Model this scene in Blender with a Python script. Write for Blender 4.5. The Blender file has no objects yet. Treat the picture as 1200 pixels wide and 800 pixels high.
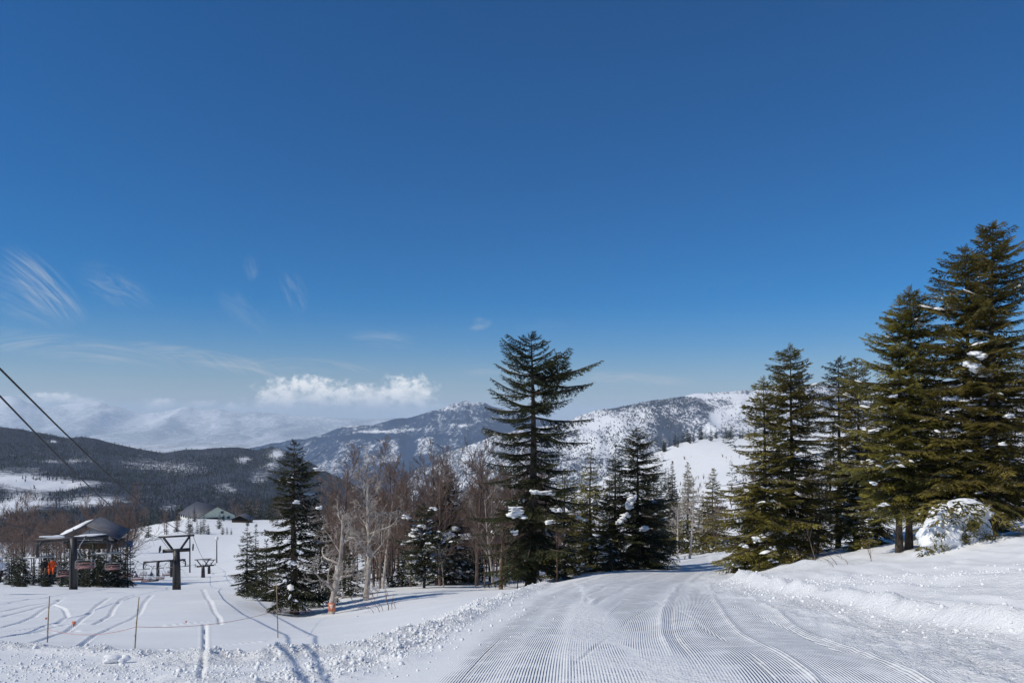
import bpy, math, random
import numpy as np
from mathutils import Vector, Matrix

R = math.radians
SC = bpy.context.scene
COL = SC.collection
F, CX, HZ = 850.0, 600.0, 490.0        # focal length and eye level of the 1200 x 800 photograph, in pixels

# ------------------------------------------------------------------ camera
cam_d = bpy.data.cameras.new('camera')
cam_d.sensor_width = 36.0
cam_d.lens = F / 1200 * 36.0
cam_d.shift_y = (HZ - 400) / 1200
cam_d.clip_start = 0.1
cam_d.clip_end = 200000
cam = bpy.data.objects.new('camera', cam_d)
COL.objects.link(cam)
cam.rotation_euler = (R(90), 0, 0)
SC.camera = cam

# ------------------------------------------------------------------ sun, sky, exposure
SUN_AZ, SUN_EL = -112.0, 44.5          # azimuth clockwise from the view direction (+Y)
sd = Vector((math.sin(R(SUN_AZ)) * math.cos(R(SUN_EL)), math.cos(R(SUN_AZ)) * math.cos(R(SUN_EL)), math.sin(R(SUN_EL))))
sun_d = bpy.data.lights.new('sun', 'SUN')
sun_d.energy = 3.35
sun_d.angle = R(0.5)
sun_d.color = (1.0, 0.94, 0.81)
sun = bpy.data.objects.new('sun', sun_d)
COL.objects.link(sun)
sun.rotation_euler = (-sd).to_track_quat('-Z', 'Y').to_euler()

W = bpy.data.worlds.new('World')
SC.world = W
W.use_nodes = True
wt = W.node_tree
wt.nodes.clear()


class NT:
    """small helper for building node trees"""
    def __init__(self, tree):
        self.t = tree

    def n(self, typ, **kw):
        nd = self.t.nodes.new(typ)
        for k, v in kw.items():
            setattr(nd, k, v)
        return nd

    def put(self, sock, v):
        if isinstance(v, bpy.types.NodeSocket):
            self.t.links.new(v, sock)
        elif v is not None:
            if sock.type == 'RGBA' and not isinstance(v, (int, float)) and len(v) == 3:
                v = (*v, 1)
            sock.default_value = v

    def m(self, op, a, b=None, c=None, clamp=False):
        nd = self.n('ShaderNodeMath', operation=op, use_clamp=clamp)
        self.put(nd.inputs[0], a)
        if b is not None:
            self.put(nd.inputs[1], b)
        if c is not None:
            self.put(nd.inputs[2], c)
        return nd.outputs[0]

    def mix(self, f, a, b, mode='MIX'):
        nd = self.n('ShaderNodeMix', data_type='RGBA', blend_type=mode)
        self.put(nd.inputs[0], f)
        self.put(nd.inputs[6], a)
        self.put(nd.inputs[7], b)
        return nd.outputs[2]

    def ramp(self, v, lo, hi, smooth=True):
        nd = self.n('ShaderNodeMapRange', interpolation_type='SMOOTHSTEP' if smooth else 'LINEAR')
        nd.clamp = True if hasattr(nd, 'clamp') else None
        self.put(nd.inputs[0], v)
        self.put(nd.inputs[1], lo)
        self.put(nd.inputs[2], hi)
        nd.inputs[3].default_value = 0
        nd.inputs[4].default_value = 1
        return nd.outputs[0]

    def noise(self, vec, scale, detail=3, rough=0.5, dist=0.0):
        nd = self.n('ShaderNodeTexNoise')
        self.put(nd.inputs['Vector'], vec)
        nd.inputs['Scale'].default_value = scale
        nd.inputs['Detail'].default_value = detail
        nd.inputs['Roughness'].default_value = rough
        nd.inputs['Distortion'].default_value = dist
        return nd.outputs[0]

    def comb(self, x, y, z=0.0):
        nd = self.n('ShaderNodeCombineXYZ')
        self.put(nd.inputs[0], x)
        self.put(nd.inputs[1], y)
        self.put(nd.inputs[2], z)
        return nd.outputs[0]

    def scale(self, vec, s):
        nd = self.n('ShaderNodeVectorMath', operation='MULTIPLY')
        self.put(nd.inputs[0], vec)
        nd.inputs[1].default_value = s
        return nd.outputs[0]


def build_sky():
    t = NT(wt)
    sky = t.n('ShaderNodeTexSky', sky_type='NISHITA')
    sky.sun_disc = False
    sky.sun_elevation = R(SUN_EL)
    sky.sun_rotation = R(SUN_AZ)
    sky.altitude = 1800
    sky.air_density = 1.0
    sky.dust_density = 0.35
    sky.ozone_density = 3.0
    geo = t.n('ShaderNodeTexCoord')
    sep = t.n('ShaderNodeSeparateXYZ')
    t.put(sep.inputs[0], geo.outputs['Generated'])
    x, y, z = sep.outputs
    # direction of view as azimuth and elevation in radians
    az = t.m('ARCTAN2', x, y)
    el = t.m('ARCSINE', z)
    hs = t.n('ShaderNodeHueSaturation')
    hs.inputs['Hue'].default_value = 0.5
    hs.inputs['Saturation'].default_value = SKY_SAT
    t.put(hs.inputs['Color'], sky.outputs[0])
    col = t.mix(1.0, hs.outputs[0], SKY_TINT, 'MULTIPLY')
    h2 = t.n('ShaderNodeHueSaturation')
    h2.inputs['Saturation'].default_value = 1.33
    t.put(h2.inputs['Color'], col)
    col = h2.outputs[0]

    def A(px):
        return math.atan((px - CX) / F)

    def E(px, row):
        return math.atan((HZ - row) / F * math.cos(A(px)))

    # thin cirrus
    def wisp(px, row, hw, hh, tilt, strength, stretch, seed, sc=55):
        a0, e0 = A(px), E(px, row)
        da = t.m('SUBTRACT', az, a0)
        de = t.m('SUBTRACT', el, e0)
        ca, sa = math.cos(R(tilt)), -math.sin(R(tilt))
        u = t.m('ADD', t.m('MULTIPLY', da, ca), t.m('MULTIPLY', de, -sa))
        v = t.m('ADD', t.m('MULTIPLY', da, sa), t.m('MULTIPLY', de, ca))
        wu, wv = hw / F, hh / F
        v2 = t.m('ADD', v, t.m('MULTIPLY', t.m('MULTIPLY', u, u), 2.2))
        g = t.m('ADD', t.m('POWER', t.m('ABSOLUTE', t.m('DIVIDE', u, wu)), 2.0), t.m('POWER', t.m('ABSOLUTE', t.m('DIVIDE', v, wv)), 2.0))
        win = t.ramp(g, 1.0, 0.0)
        nz = t.noise(t.comb(t.m('MULTIPLY', u, 0.45), t.m('MULTIPLY', v2, stretch * 0.7), seed), sc, 6, 0.65, 0.5)
        return t.m('MULTIPLY', t.m('MULTIPLY', win, t.ramp(nz, 0.38, 0.72)), strength)

    ws = [wisp(52, 336, 52, 22, -46, 0.55, 7.0, 1.3, 34), wisp(20, 345, 60, 26, -25, 0.3, 4.0, 2.9, 40),
          wisp(135, 336, 42, 22, -25, 0.25, 3.0, 3.7), wisp(345, 342, 28, 16, -65, 0.22, 3.5, 5.1, 60),
          wisp(294, 314, 16, 10, -80, 0.2, 3.0, 6.2, 60), wisp(120, 412, 190, 16, -5, 0.55, 9.0, 7.7, 22),
          wisp(265, 424, 110, 11, -10, 0.7, 8.0, 8.4, 30), wisp(370, 428, 90, 9, -3, 0.45, 9.0, 9.9, 30),
          wisp(450, 397, 48, 13, -3, 0.3, 4.0, 11.2, 35), wisp(562, 380, 17, 10, 10, 0.4, 2.0, 12.5, 50),
          wisp(735, 443, 95, 9, -4, 0.7, 6.0, 13.1, 24), wisp(590, 437, 60, 11, -4, 0.4, 6.0, 14.6, 30),
          wisp(285, 365, 40, 18, -40, 0.14, 3.0, 15.2, 40), wisp(640, 380, 40, 8, 0, 0.1, 4.0, 16.2, 40)]
    tot = ws[0]
    for w_ in ws[1:]:
        tot = t.m('ADD', tot, w_)
    # even thin cirrostratus low in the sky, all the way round
    col = t.mix(t.m('MULTIPLY', t.m('POWER', t.ramp(el, VEIL_TOP, 0.0, False), 1.6), VEIL), col, VEIL_COL)
    col = t.mix(t.m('MINIMUM', tot, 0.85), col, CIRRUS)

    # cumulus bank far behind the volcano, and a few small puffs
    blobs = [(336, 460, 36, 20), (368, 466, 38, 26), (352, 452, 18, 13), (402, 470, 30, 24), (428, 470, 28, 22), (448, 466, 28, 22),
             (470, 463, 28, 24), (488, 460, 26, 22), (440, 484, 84, 24), (360, 486, 80, 28), (316, 462, 18, 10), (300, 482, 40, 12),
             (58, 466, 26, 7), (96, 470, 22, 5), (30, 476, 24, 6), (188, 474, 22, 8), (236, 472, 16, 5), (215, 482, 30, 8), (274, 480, 18, 7)]
    wv = t.noise(t.comb(az, t.m('MULTIPLY', el, 1.2), 4.0), 85, 5, 0.65)
    wv2 = t.noise(t.comb(az, el, 9.0), 34, 5, 0.62)
    best = None
    for px, row, rw, rh in blobs:
        da = t.m('DIVIDE', t.m('SUBTRACT', az, A(px)), rw / F)
        de = t.m('DIVIDE', t.m('SUBTRACT', el, E(px, row)), rh / F)
        f = t.m('SUBTRACT', 1.0, t.m('ADD', t.m('MULTIPLY', da, da), t.m('MULTIPLY', de, de)))
        best = f if best is None else t.m('SMOOTH_MAX', best, f, 0.25)
    dens = t.m('ADD', best, t.m('MULTIPLY', t.m('SUBTRACT', wv, 0.5), 3.4))
    dens = t.m('ADD', dens, t.m('MULTIPLY', t.m('SUBTRACT', wv2, 0.5), 1.6))
    alpha = t.ramp(dens, -0.1, 1.2)
    shade = t.ramp(t.m('ADD', t.m('MULTIPLY', t.m('SUBTRACT', el, E(400, 478)), 30.0), t.m('MULTIPLY', t.m('SUBTRACT', wv2, 0.5), 2.4)), -0.6, 1.0)
    ccol = t.mix(shade, CUMULUS_LOW, CUMULUS_TOP)
    col = t.mix(t.m('MULTIPLY', alpha, 0.93), col, ccol)
    bg = t.n('ShaderNodeBackground')
    bg.inputs['Strength'].default_value = SKY_STRENGTH
    t.put(bg.inputs[0], col)
    out = t.n('ShaderNodeOutputWorld')
    wt.links.new(bg.outputs[0], out.inputs[0])


VEIL, VEIL_TOP, VEIL_COL = 0.88, 0.16, (4.2, 4.6, 4.7)
SKY_STRENGTH = 0.087
SKY_SAT = 1.12
SKY_TINT = (0.60, 0.82, 1.01)
CIRRUS = (5.5, 6.2, 7.0)
CUMULUS_TOP = (14.0, 13.8, 13.6)
CUMULUS_LOW = (5.6, 6.4, 7.4)
HAZE_DENSITY = 0.42e-4
build_sky()

SC.view_settings.view_transform = 'Standard'
SC.view_settings.look = 'None'
SC.view_settings.gamma = 1
SC.view_settings.use_curve_mapping = False
SC.view_settings.exposure = 0.0
SC.cycles.use_denoising = True
SC.cycles.max_bounces = 6
SC.cycles.volume_bounces = 2
SC.cycles.transparent_max_bounces = 8


# ------------------------------------------------------------------ object helpers
def thing(name, label, cat, loc=(0, 0, 0), group=None):
    o = bpy.data.objects.new(name, None)
    COL.objects.link(o)
    o.location = loc
    o.empty_display_size = 0.3
    tag(o, label, cat, group)
    return o


def tag(o, label=None, cat=None, group=None, kind=None):
    if label:
        o['label'] = label
    if cat:
        o['category'] = cat
    if group:
        o['group'] = group
    if kind:
        o['kind'] = kind
    return o


def mesh_np(name, V, faces, mat, smooth=False):
    """faces: list of integer arrays, each n x 3 or n x 4"""
    V = np.asarray(V, dtype=np.float32)
    fl = [np.asarray(f, dtype=np.int32) for f in (faces if isinstance(faces, list) else [faces]) if len(f)]
    me = bpy.data.meshes.new(name)
    me.vertices.add(len(V))
    me.vertices.foreach_set('co', V.ravel())
    loops = np.concatenate([f.ravel() for f in fl])
    sizes = np.concatenate([np.full(len(f), f.shape[1], np.int32) for f in fl])
    starts = np.concatenate([[0], np.cumsum(sizes)[:-1]]).astype(np.int32)
    me.loops.add(len(loops))
    me.loops.foreach_set('vertex_index', loops)
    me.polygons.add(len(sizes))
    me.polygons.foreach_set('loop_start', starts)
    try:
        me.polygons.foreach_set('loop_total', sizes)
    except Exception:
        pass
    if smooth:
        me.polygons.foreach_set('use_smooth', np.ones(len(sizes), dtype=bool))
    if mat:
        me.materials.append(mat)
    me.update(calc_edges=True)
    return me


def link(name, me, parent=None, loc=None):
    o = bpy.data.objects.new(name, me)
    COL.objects.link(o)
    if parent is not None:
        o.parent = parent
    if loc is not None:
        o.location = loc
    return o



class MB:
    """collects shapes and links them as ONE mesh object"""
    def __init__(self):
        self.V, self.T, self.Q, self.n = [], [], [], 0

    def add(self, V, T=None, Q=None):
        V = np.asarray(V, float)
        if T is not None and len(T):
            self.T.append(np.asarray(T, int) + self.n)
        if Q is not None and len(Q):
            self.Q.append(np.asarray(Q, int) + self.n)
        self.V.append(V)
        self.n += len(V)

    def box(self, c, s, rz=0.0, rx=0.0, ry=0.0):
        sx, sy, sz = s[0] / 2, s[1] / 2, s[2] / 2
        v = np.array([[x, y, z] for x in (-sx, sx) for y in (-sy, sy) for z in (-sz, sz)])
        M = np.array((Matrix.Rotation(rz, 3, 'Z') @ Matrix.Rotation(ry, 3, 'Y') @ Matrix.Rotation(rx, 3, 'X')))
        q = [[0, 1, 3, 2], [4, 6, 7, 5], [0, 4, 5, 1], [2, 3, 7, 6], [0, 2, 6, 4], [1, 5, 7, 3]]
        self.add(v @ M.T + np.array(c), Q=q)

    def tube(self, pts, radii, sides=6, cap=True):
        V, T, Q = tube_np(pts, radii, sides, cap)
        self.add(V, T, Q)

    def bar(self, a, b, r, sides=6):
        self.tube([a, b], [r, r], sides)

    def prism(self, poly, axis_vec):
        """closed polygon (3-D points) pushed along axis_vec"""
        p = np.array(poly, float)
        n = len(p)
        V = np.vstack([p, p + np.array(axis_vec)])
        T = [[0, i + 1, i] for i in range(1, n - 1)] + [[n, n + i, n + i + 1] for i in range(1, n - 1)]
        Q = [[i, (i + 1) % n, n + (i + 1) % n, n + i] for i in range(n)]
        self.add(V, T, Q)

    def lump(self, c, s, rng, jit=0.12, sub=2, rot=None):
        V, T = ICO[sub]
        v = V * (1 + jit * rng.standard_normal((len(V), 1)))
        if sub >= 2:
            w = np.array([rng.uniform(1.5, 3.5, 3) for _ in range(3)])
            ph = rng.uniform(0, 6, 3)
            v = V * (1 + jit * (np.sin(V @ w.T + ph).sum(1, keepdims=True)) + 0.25 * jit * rng.standard_normal((len(V), 1)))
        v = v * np.array(s)
        if rot is not None:
            v = v @ np.array(rot).T
        self.add(v + np.array(c), T=T)

    def mesh(self, name, mat, smooth=False):
        fs = []
        if self.T:
            fs.append(np.concatenate(self.T))
        if self.Q:
            fs.append(np.concatenate(self.Q))
        return mesh_np(name, np.concatenate(self.V), fs, mat, smooth)

    def build(self, name, mat, parent=None, smooth=False, loc=None):
        return link(name, self.mesh(name, mat, smooth), parent, loc)


def tube_np(pts, radii, sides=6, cap=True):
    P = np.asarray(pts, float)
    n = len(P)
    d = np.gradient(P, axis=0)
    d /= np.linalg.norm(d, axis=1, keepdims=True) + 1e-9
    up = np.where(np.abs(d[:, 2:3]) > 0.9, np.array([[1.0, 0, 0]]), np.array([[0, 0, 1.0]]))
    if np.abs(d[:, 2]).max() > 0.9 and np.abs(d[:, 2]).min() < 0.9:
        up = np.tile(np.array([[0.31, 0.95, 0.05]]), (n, 1))
    a = np.cross(d, up)
    a /= np.linalg.norm(a, axis=1, keepdims=True) + 1e-9
    b = np.cross(d, a)
    th = np.arange(sides) * 2 * math.pi / sides
    r = np.asarray(radii, float).reshape(-1, 1, 1)
    V = P[:, None, :] + r * (np.cos(th)[None, :, None] * a[:, None, :] + np.sin(th)[None, :, None] * b[:, None, :])
    V = V.reshape(-1, 3)
    i = np.arange(n - 1)[:, None] * sides
    j = np.arange(sides)[None, :]
    j2 = (j + 1) % sides
    Q = np.stack([i + j, i + j2, i + sides + j2, i + sides + j], -1).reshape(-1, 4)
    T = []
    if cap:
        T = [[0, k + 1, k] for k in range(1, sides - 1)] + [[(n - 1) * sides, (n - 1) * sides + k, (n - 1) * sides + k + 1] for k in range(1, sides - 1)]
    return V, T, Q


def make_ico():
    p = (1 + 5 ** .5) / 2
    V = np.array([[-1, p, 0], [1, p, 0], [-1, -p, 0], [1, -p, 0], [0, -1, p], [0, 1, p], [0, -1, -p], [0, 1, -p], [p, 0, -1], [p, 0, 1], [-p, 0, -1], [-p, 0, 1]], float)
    V /= np.linalg.norm(V[0])
    T = [[0, 11, 5], [0, 5, 1], [0, 1, 7], [0, 7, 10], [0, 10, 11], [1, 5, 9], [5, 11, 4], [11, 10, 2], [10, 7, 6], [7, 1, 8], [3, 9, 4], [3, 4, 2], [3, 2, 6], [3, 6, 8], [3, 8, 9], [4, 9, 5], [2, 4, 11], [6, 2, 10], [8, 6, 7], [9, 8, 1]]
    out = [(V, np.array(T))]
    for _ in range(4):
        V, T = out[-1]
        Vl = [tuple(v) for v in V]
        cache, T2 = {}, []

        def mid(a, b):
            k = (min(a, b), max(a, b))
            if k not in cache:
                m = (np.array(Vl[a]) + np.array(Vl[b])) / 2
                Vl.append(tuple(m / np.linalg.norm(m)))
                cache[k] = len(Vl) - 1
            return cache[k]
        for a, b, c in T:
            x, y, z = mid(a, b), mid(b, c), mid(c, a)
            T2 += [[a, x, z], [b, y, x], [c, z, y], [x, y, z]]
        out.append((np.array(Vl), np.array(T2)))
    return out


ICO = make_ico()
OCT = (np.array([[1, 0, 0], [-1, 0, 0], [0, 1, 0], [0, -1, 0], [0, 0, 1], [0, 0, -1.0]]), np.array([[0, 2, 4], [2, 1, 4], [1, 3, 4], [3, 0, 4], [2, 0, 5], [1, 2, 5], [3, 1, 5], [0, 3, 5]]))


# ------------------------------------------------------------------ numpy value noise
def vnoise(x, y, seed=0):
    xi, yi = np.floor(x).astype(np.int64), np.floor(y).astype(np.int64)
    xf, yf = x - xi, y - yi
    u, v = xf * xf * (3 - 2 * xf), yf * yf * (3 - 2 * yf)

    def h(a, b):
        n = (a * 374761393 + b * 668265263 + seed * 144665) & 0x7fffffff
        n = ((n ^ (n >> 13)) * 1274126177) & 0x7fffffff
        return ((n ^ (n >> 16)) & 0xffff) / 65535.0
    return (h(xi, yi) * (1 - u) + h(xi + 1, yi) * u) * (1 - v) + (h(xi, yi + 1) * (1 - u) + h(xi + 1, yi + 1) * u) * v


def fbm(x, y, octv=4, seed=0, gain=0.5):
    s, a, t = 0, 1.0, 0
    for k in range(octv):
        s = s + a * (vnoise(x * 2 ** k + 17.3 * k, y * 2 ** k - 9.1 * k, seed + k) - 0.5)
        t += a
        a *= gain
    return s / t * 2


# ------------------------------------------------------------------ materials
def new_mat(name):
    m = bpy.data.materials.new(name)
    m.use_nodes = True
    m.node_tree.nodes.clear()
    return m, NT(m.node_tree)


def finish(m, t, col, rough=0.7, spec=0.3, bump=None, bump_d=0.01, bump_s=1.0, transl=0.0, transl_col=None, sss=0.0, metal=0.0):
    b = t.n('ShaderNodeBsdfPrincipled')
    t.put(b.inputs['Base Color'], col)
    t.put(b.inputs['Roughness'], rough)
    b.inputs['Specular IOR Level'].default_value = spec
    b.inputs['Metallic'].default_value = metal
    if bump is not None:
        bn = t.n('ShaderNodeBump')
        bn.inputs['Strength'].default_value = bump_s
        bn.inputs['Distance'].default_value = bump_d
        t.put(bn.inputs['Height'], bump)
        t.t.links.new(bn.outputs[0], b.inputs['Normal'])
    sh = b.outputs[0]
    if transl > 0:
        tr = t.n('ShaderNodeBsdfTranslucent')
        t.put(tr.inputs[0], transl_col if transl_col is not None else col)
        mx = t.n('ShaderNodeMixShader')
        mx.inputs[0].default_value = transl
        t.t.links.new(sh, mx.inputs[1])
        t.t.links.new(tr.outputs[0], mx.inputs[2])
        sh = mx.outputs[0]
    o = t.n('ShaderNodeOutputMaterial')
    t.t.links.new(sh, o.inputs[0])
    return m


def simple(name, c, rough=0.6, spec=0.3, var=0.25, sc=8.0, metal=0.0):
    m, t = new_mat(name)
    tc = t.n('ShaderNodeTexCoord')
    nz = t.noise(tc.outputs['Object'], sc, 4, 0.6)
    c2 = tuple(v * (1 - var) for v in c)
    c3 = tuple(min(1, v * (1 + var)) for v in c)
    return finish(m, t, t.mix(t.ramp(nz, 0.3, 0.7), c2, c3), rough, spec, bump=nz, bump_d=0.01, bump_s=0.3, metal=metal)


def foliage(name, dark, light, sc=0.9):
    m, t = new_mat(name)
    tc = t.n('ShaderNodeTexCoord')
    oi = t.n('ShaderNodeObjectInfo')
    nz = t.noise(tc.outputs['Object'], sc, 3, 0.6)
    n2 = t.noise(tc.outputs['Object'], sc * 9, 2, 0.5)
    c = t.mix(t.ramp(t.m('ADD', t.m('MULTIPLY', nz, 0.65), t.m('MULTIPLY', n2, 0.35)), 0.36, 0.64), dark, light)
    hs = t.n('ShaderNodeHueSaturation')
    t.put(hs.inputs['Color'], c)
    t.put(hs.inputs['Value'], t.m('ADD', 0.8, t.m('MULTIPLY', oi.outputs['Random'], 0.4)))
    t.put(hs.inputs['Hue'], t.m('ADD', 0.49, t.m('MULTIPLY', oi.outputs['Random'], 0.02)))
    return finish(m, t, hs.outputs[0], 0.55, 0.25, transl=0.22)


def bark(name, dark, light, sc=6.0, snow=0.0):
    m, t = new_mat(name)
    tc = t.n('ShaderNodeTexCoord')
    v = t.scale(tc.outputs['Object'], (1, 1, 0.35))
    nz = t.noise(v, sc * 2, 5, 0.65)
    n2 = t.noise(tc.outputs['Object'], sc * 0.35, 2, 0.5)
    c = t.mix(t.ramp(t.m('ADD', t.m('MULTIPLY', nz, 0.6), t.m('MULTIPLY', n2, 0.4)), 0.35, 0.65), dark, light)
    return finish(m, t, c, 0.85, 0.15, bump=nz, bump_d=0.03, bump_s=0.7)


M = {}
M['fir_dark'] = foliage('fir needles dark', (0.019, 0.026, 0.012), (0.062, 0.066, 0.024))
M['fir_olive'] = foliage('fir needles olive', (0.055, 0.056, 0.014), (0.27, 0.225, 0.048))
M['fir_far'] = foliage('fir needles far', (0.016, 0.024, 0.014), (0.045, 0.052, 0.022), 0.5)
M['bark_fir'] = bark('fir bark', (0.045, 0.034, 0.026), (0.15, 0.12, 0.095))
M['bark_twig'] = bark('fir twigs', (0.05, 0.036, 0.026), (0.13, 0.10, 0.075))
M['bark_birch'] = bark('birch bark', (0.24, 0.20, 0.17), (0.66, 0.60, 0.54), 5.0)
M['bark_bare'] = bark('bare twigs', (0.09, 0.062, 0.052), (0.24, 0.18, 0.155), 4.0)
M['bark_tan'] = bark('tan bark', (0.14, 0.085, 0.055), (0.30, 0.20, 0.14), 4.0)
M['twig_red'] = bark('reddish twigs', (0.13, 0.093, 0.078), (0.30, 0.22, 0.185), 4.0)
M['steel'] = simple('painted steel', (0.045, 0.042, 0.045), 0.5, 0.4)
M['steel_lt'] = simple('galvanised steel', (0.30, 0.31, 0.32), 0.45, 0.5, metal=0.3)
M['rope'] = simple('wire rope', (0.012, 0.012, 0.014), 0.6, 0.3)
M['seat_red'] = simple('faded red seat', (0.27, 0.15, 0.145), 0.7)
M['roof_grey'] = simple('grey roofing', (0.105, 0.105, 0.12), 0.6, sc=1.2)
M['wall_green'] = simple('pale green siding', (0.60, 0.66, 0.53), 0.7, var=0.08, sc=0.6)
M['wall_white'] = simple('white siding', (0.74, 0.73, 0.70), 0.7, var=0.06, sc=0.6)
M['dark_open'] = simple('dark opening', (0.02, 0.022, 0.026), 0.3)
M['window'] = simple('window glass', (0.05, 0.06, 0.075), 0.1, 0.6)
M['timber'] = simple('brown timber', (0.085, 0.05, 0.032), 0.75)
M['blue_board'] = simple('blue panel', (0.10, 0.16, 0.30), 0.6, var=0.1)
M['orange'] = simple('orange cloth', (0.75, 0.12, 0.025), 0.75, var=0.15)
M['flag'] = simple('orange red flag', (0.58, 0.17, 0.09), 0.75, var=0.15)
M['bamboo'] = simple('bamboo', (0.30, 0.22, 0.13), 0.6)
M['cord'] = simple('pink cord', (0.55, 0.27, 0.25), 0.7)
M['black'] = simple('black cloth', (0.018, 0.018, 0.022), 0.75)
M['yellow'] = simple('lime yellow cloth', (0.52, 0.62, 0.04), 0.75, var=0.12)
M['white_cloth'] = simple('white cloth', (0.70, 0.72, 0.75), 0.75, var=0.08)
M['navy'] = simple('navy cloth', (0.03, 0.04, 0.08), 0.75)
M['skin'] = simple('skin', (0.50, 0.32, 0.24), 0.55, var=0.06)
M['brown_cloth'] = simple('brown cloth', (0.13, 0.09, 0.06), 0.8)


def snow_plain(name, c=(0.86, 0.87, 0.88), sc=9.0, d=0.02):
    m, t = new_mat(name)
    tc = t.n('ShaderNodeTexCoord')
    nz = t.noise(tc.outputs['Object'], sc, 5, 0.6)
    return finish(m, t, c, 0.75, 0.2, bump=nz, bump_d=d, bump_s=0.6)


M['snow'] = snow_plain('tree snow')
M['clod'] = snow_plain('snow clods', (0.86, 0.87, 0.88), 30, 0.01)


def snow_ground():
    m, t = new_mat('ground snow')
    geo = t.n('ShaderNodeNewGeometry')
    P = geo.outputs['Position']

    def at(n):
        a = t.n('ShaderNodeAttribute')
        a.attribute_name = n
        return a.outputs['Fac']
    lane, groom, rough, smooth = at('lane'), at('groom'), at('rough'), at('smooth')
    # corduroy: ridges 4.6 cm apart along the groomer's path, broken up a little
    wob = t.noise(P, 0.8, 2, 0.5)
    ph = t.m('ADD', t.m('MULTIPLY', lane, 2 * math.pi / 0.027), t.m('MULTIPLY', wob, 2.5))
    rid = t.m('ADD', t.m('MULTIPLY', t.m('SINE', ph), 0.5), 0.5)
    rid = t.m('POWER', rid, 0.8)
    brk = t.ramp(t.noise(P, 3.2, 5, 0.7), 0.34, 0.56)
    lanev = t.comb(t.m('MULTIPLY', lane, 1.0), 0.0, 0.0)
    bands = t.ramp(t.noise(lanev, 1.7, 2, 0.5), 0.35, 0.6)
    cord = t.m('MULTIPLY', t.m('MULTIPLY', rid, groom), t.m('MULTIPLY', t.m('ADD', 0.35, t.m('MULTIPLY', brk, 0.65)), t.m('ADD', 0.45, t.m('MULTIPLY', bands, 0.55))))
    # churned snow
    n1 = t.noise(P, 9, 5, 0.62)
    n2 = t.noise(P, 32, 3, 0.6)
    ch = t.m('MULTIPLY', t.m('ADD', t.m('MULTIPLY', n1, 2.2), n2), rough)
    fine = t.m('MULTIPLY', t.noise(P, 55, 3, 0.6), 0.22)
    soft = t.m('MULTIPLY', t.noise(P, 1.4, 4, 0.55), 1.3)
    h = t.m('ADD', t.m('ADD', t.m('MULTIPLY', cord, 1.15), t.m('MULTIPLY', ch, 2.6)), t.m('ADD', fine, soft))
    tint = t.mix(t.ramp(t.noise(P, 0.5, 3, 0.5), 0.3, 0.7), (0.82, 0.83, 0.845), (0.87, 0.875, 0.88))
    return finish(m, t, tint, 0.62, 0.25, bump=h, bump_d=0.014, bump_s=1.0)


# ------------------------------------------------------------------ terrain: heights through surveyed points (photo column, photo row, distance)
ANCH = {
    -320: [(735, 14), (705, 26), (690, 50), (684, 90), (675, 150), (660, 260), (640, 500)],
    0: [(800, 7.4), (768, 10.5), (742, 16), (718, 26), (698, 42), (689, 58), (685, 90), (676, 150), (664, 240), (645, 400), (625, 700), (615, 1200)],
    150: [(800, 7.3), (772, 10.2), (757, 13), (730, 20), (706, 34), (692, 54), (687, 75), (675, 125), (655, 200), (633, 290), (637, 360), (628, 700), (615, 1200)],
    215: [(800, 7.2), (770, 10.2), (730, 19.5), (705, 34), (691, 58), (686, 100), (676, 150), (652, 225), (624, 330), (609, 410), (612, 520), (620, 800), (612, 1200)],
    275: [(800, 7.1), (768, 10.2), (730, 20), (705, 33), (692, 52), (685, 90), (672, 140), (650, 220), (624, 330), (610, 420), (611, 520), (618, 800), (612, 1200)],
    345: [(800, 7.0), (766, 10.2), (740, 18), (722, 32), (700, 46), (686, 70), (668, 120), (645, 200), (622, 320), (608, 450), (606, 700), (606, 1200)],
    450: [(800, 6.6), (764, 9.8), (740, 14.5), (718, 24), (698, 38), (690, 48), (677, 75), (655, 130), (625, 240), (604, 400), (600, 700), (600, 1200)],
    560: [(800, 6.2), (752, 9.3), (716, 16), (697, 29), (690, 41), (678, 65), (660, 105), (632, 200), (604, 400), (598, 700), (598, 1200)],
    622: [(800, 6.0), (742, 9.8), (706, 16), (694, 27), (688, 41), (680, 56), (665, 90), (636, 180), (602, 350), (594, 700), (596, 1200)],
    700: [(800, 5.8), (742, 9.6), (702, 15.5), (683, 25), (674, 38), (669, 48), (660, 70), (640, 120), (604, 220), (572, 330), (566, 500), (580, 1000)],
    800: [(800, 5.6), (742, 9.4), (706, 14.5), (690, 21), (680, 31), (669, 46), (655, 74), (641, 110), (604, 190), (562, 300), (519, 420), (530, 600), (560, 1000)],
    862: [(800, 5.5), (742, 9.2), (708, 13.5), (692, 18.5), (680, 27), (670, 36), (660, 52), (642, 80), (604, 130), (562, 210), (513, 420), (522, 600), (550, 1000)],
    940: [(800, 5.45), (746, 8.6), (716, 11.8), (695, 16), (676, 23), (662, 30), (651, 40), (630, 62), (590, 105), (545, 200), (508, 420), (515, 600), (545, 1000)],
    1060: [(800, 5.4), (757, 7.7), (729, 10.4), (709, 12.8), (684, 16.5), (657, 21.5), (646, 26), (634, 38), (600, 64), (552, 115), (504, 260), (494, 420), (505, 600), (540, 1000)],
    1200: [(800, 5.3), (766, 6.9), (747, 8.3), (725, 9.7), (692, 12.3), (652, 17), (634, 21), (623, 28), (600, 42), (552, 75), (506, 150), (482, 300), (480, 450), (535, 1000)],
    1520: [(765, 6.8), (720, 8.8), (680, 11), (640, 15), (612, 24), (580, 48), (540, 90), (500, 200), (480, 400), (530, 1000)],
}
pts = []
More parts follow.
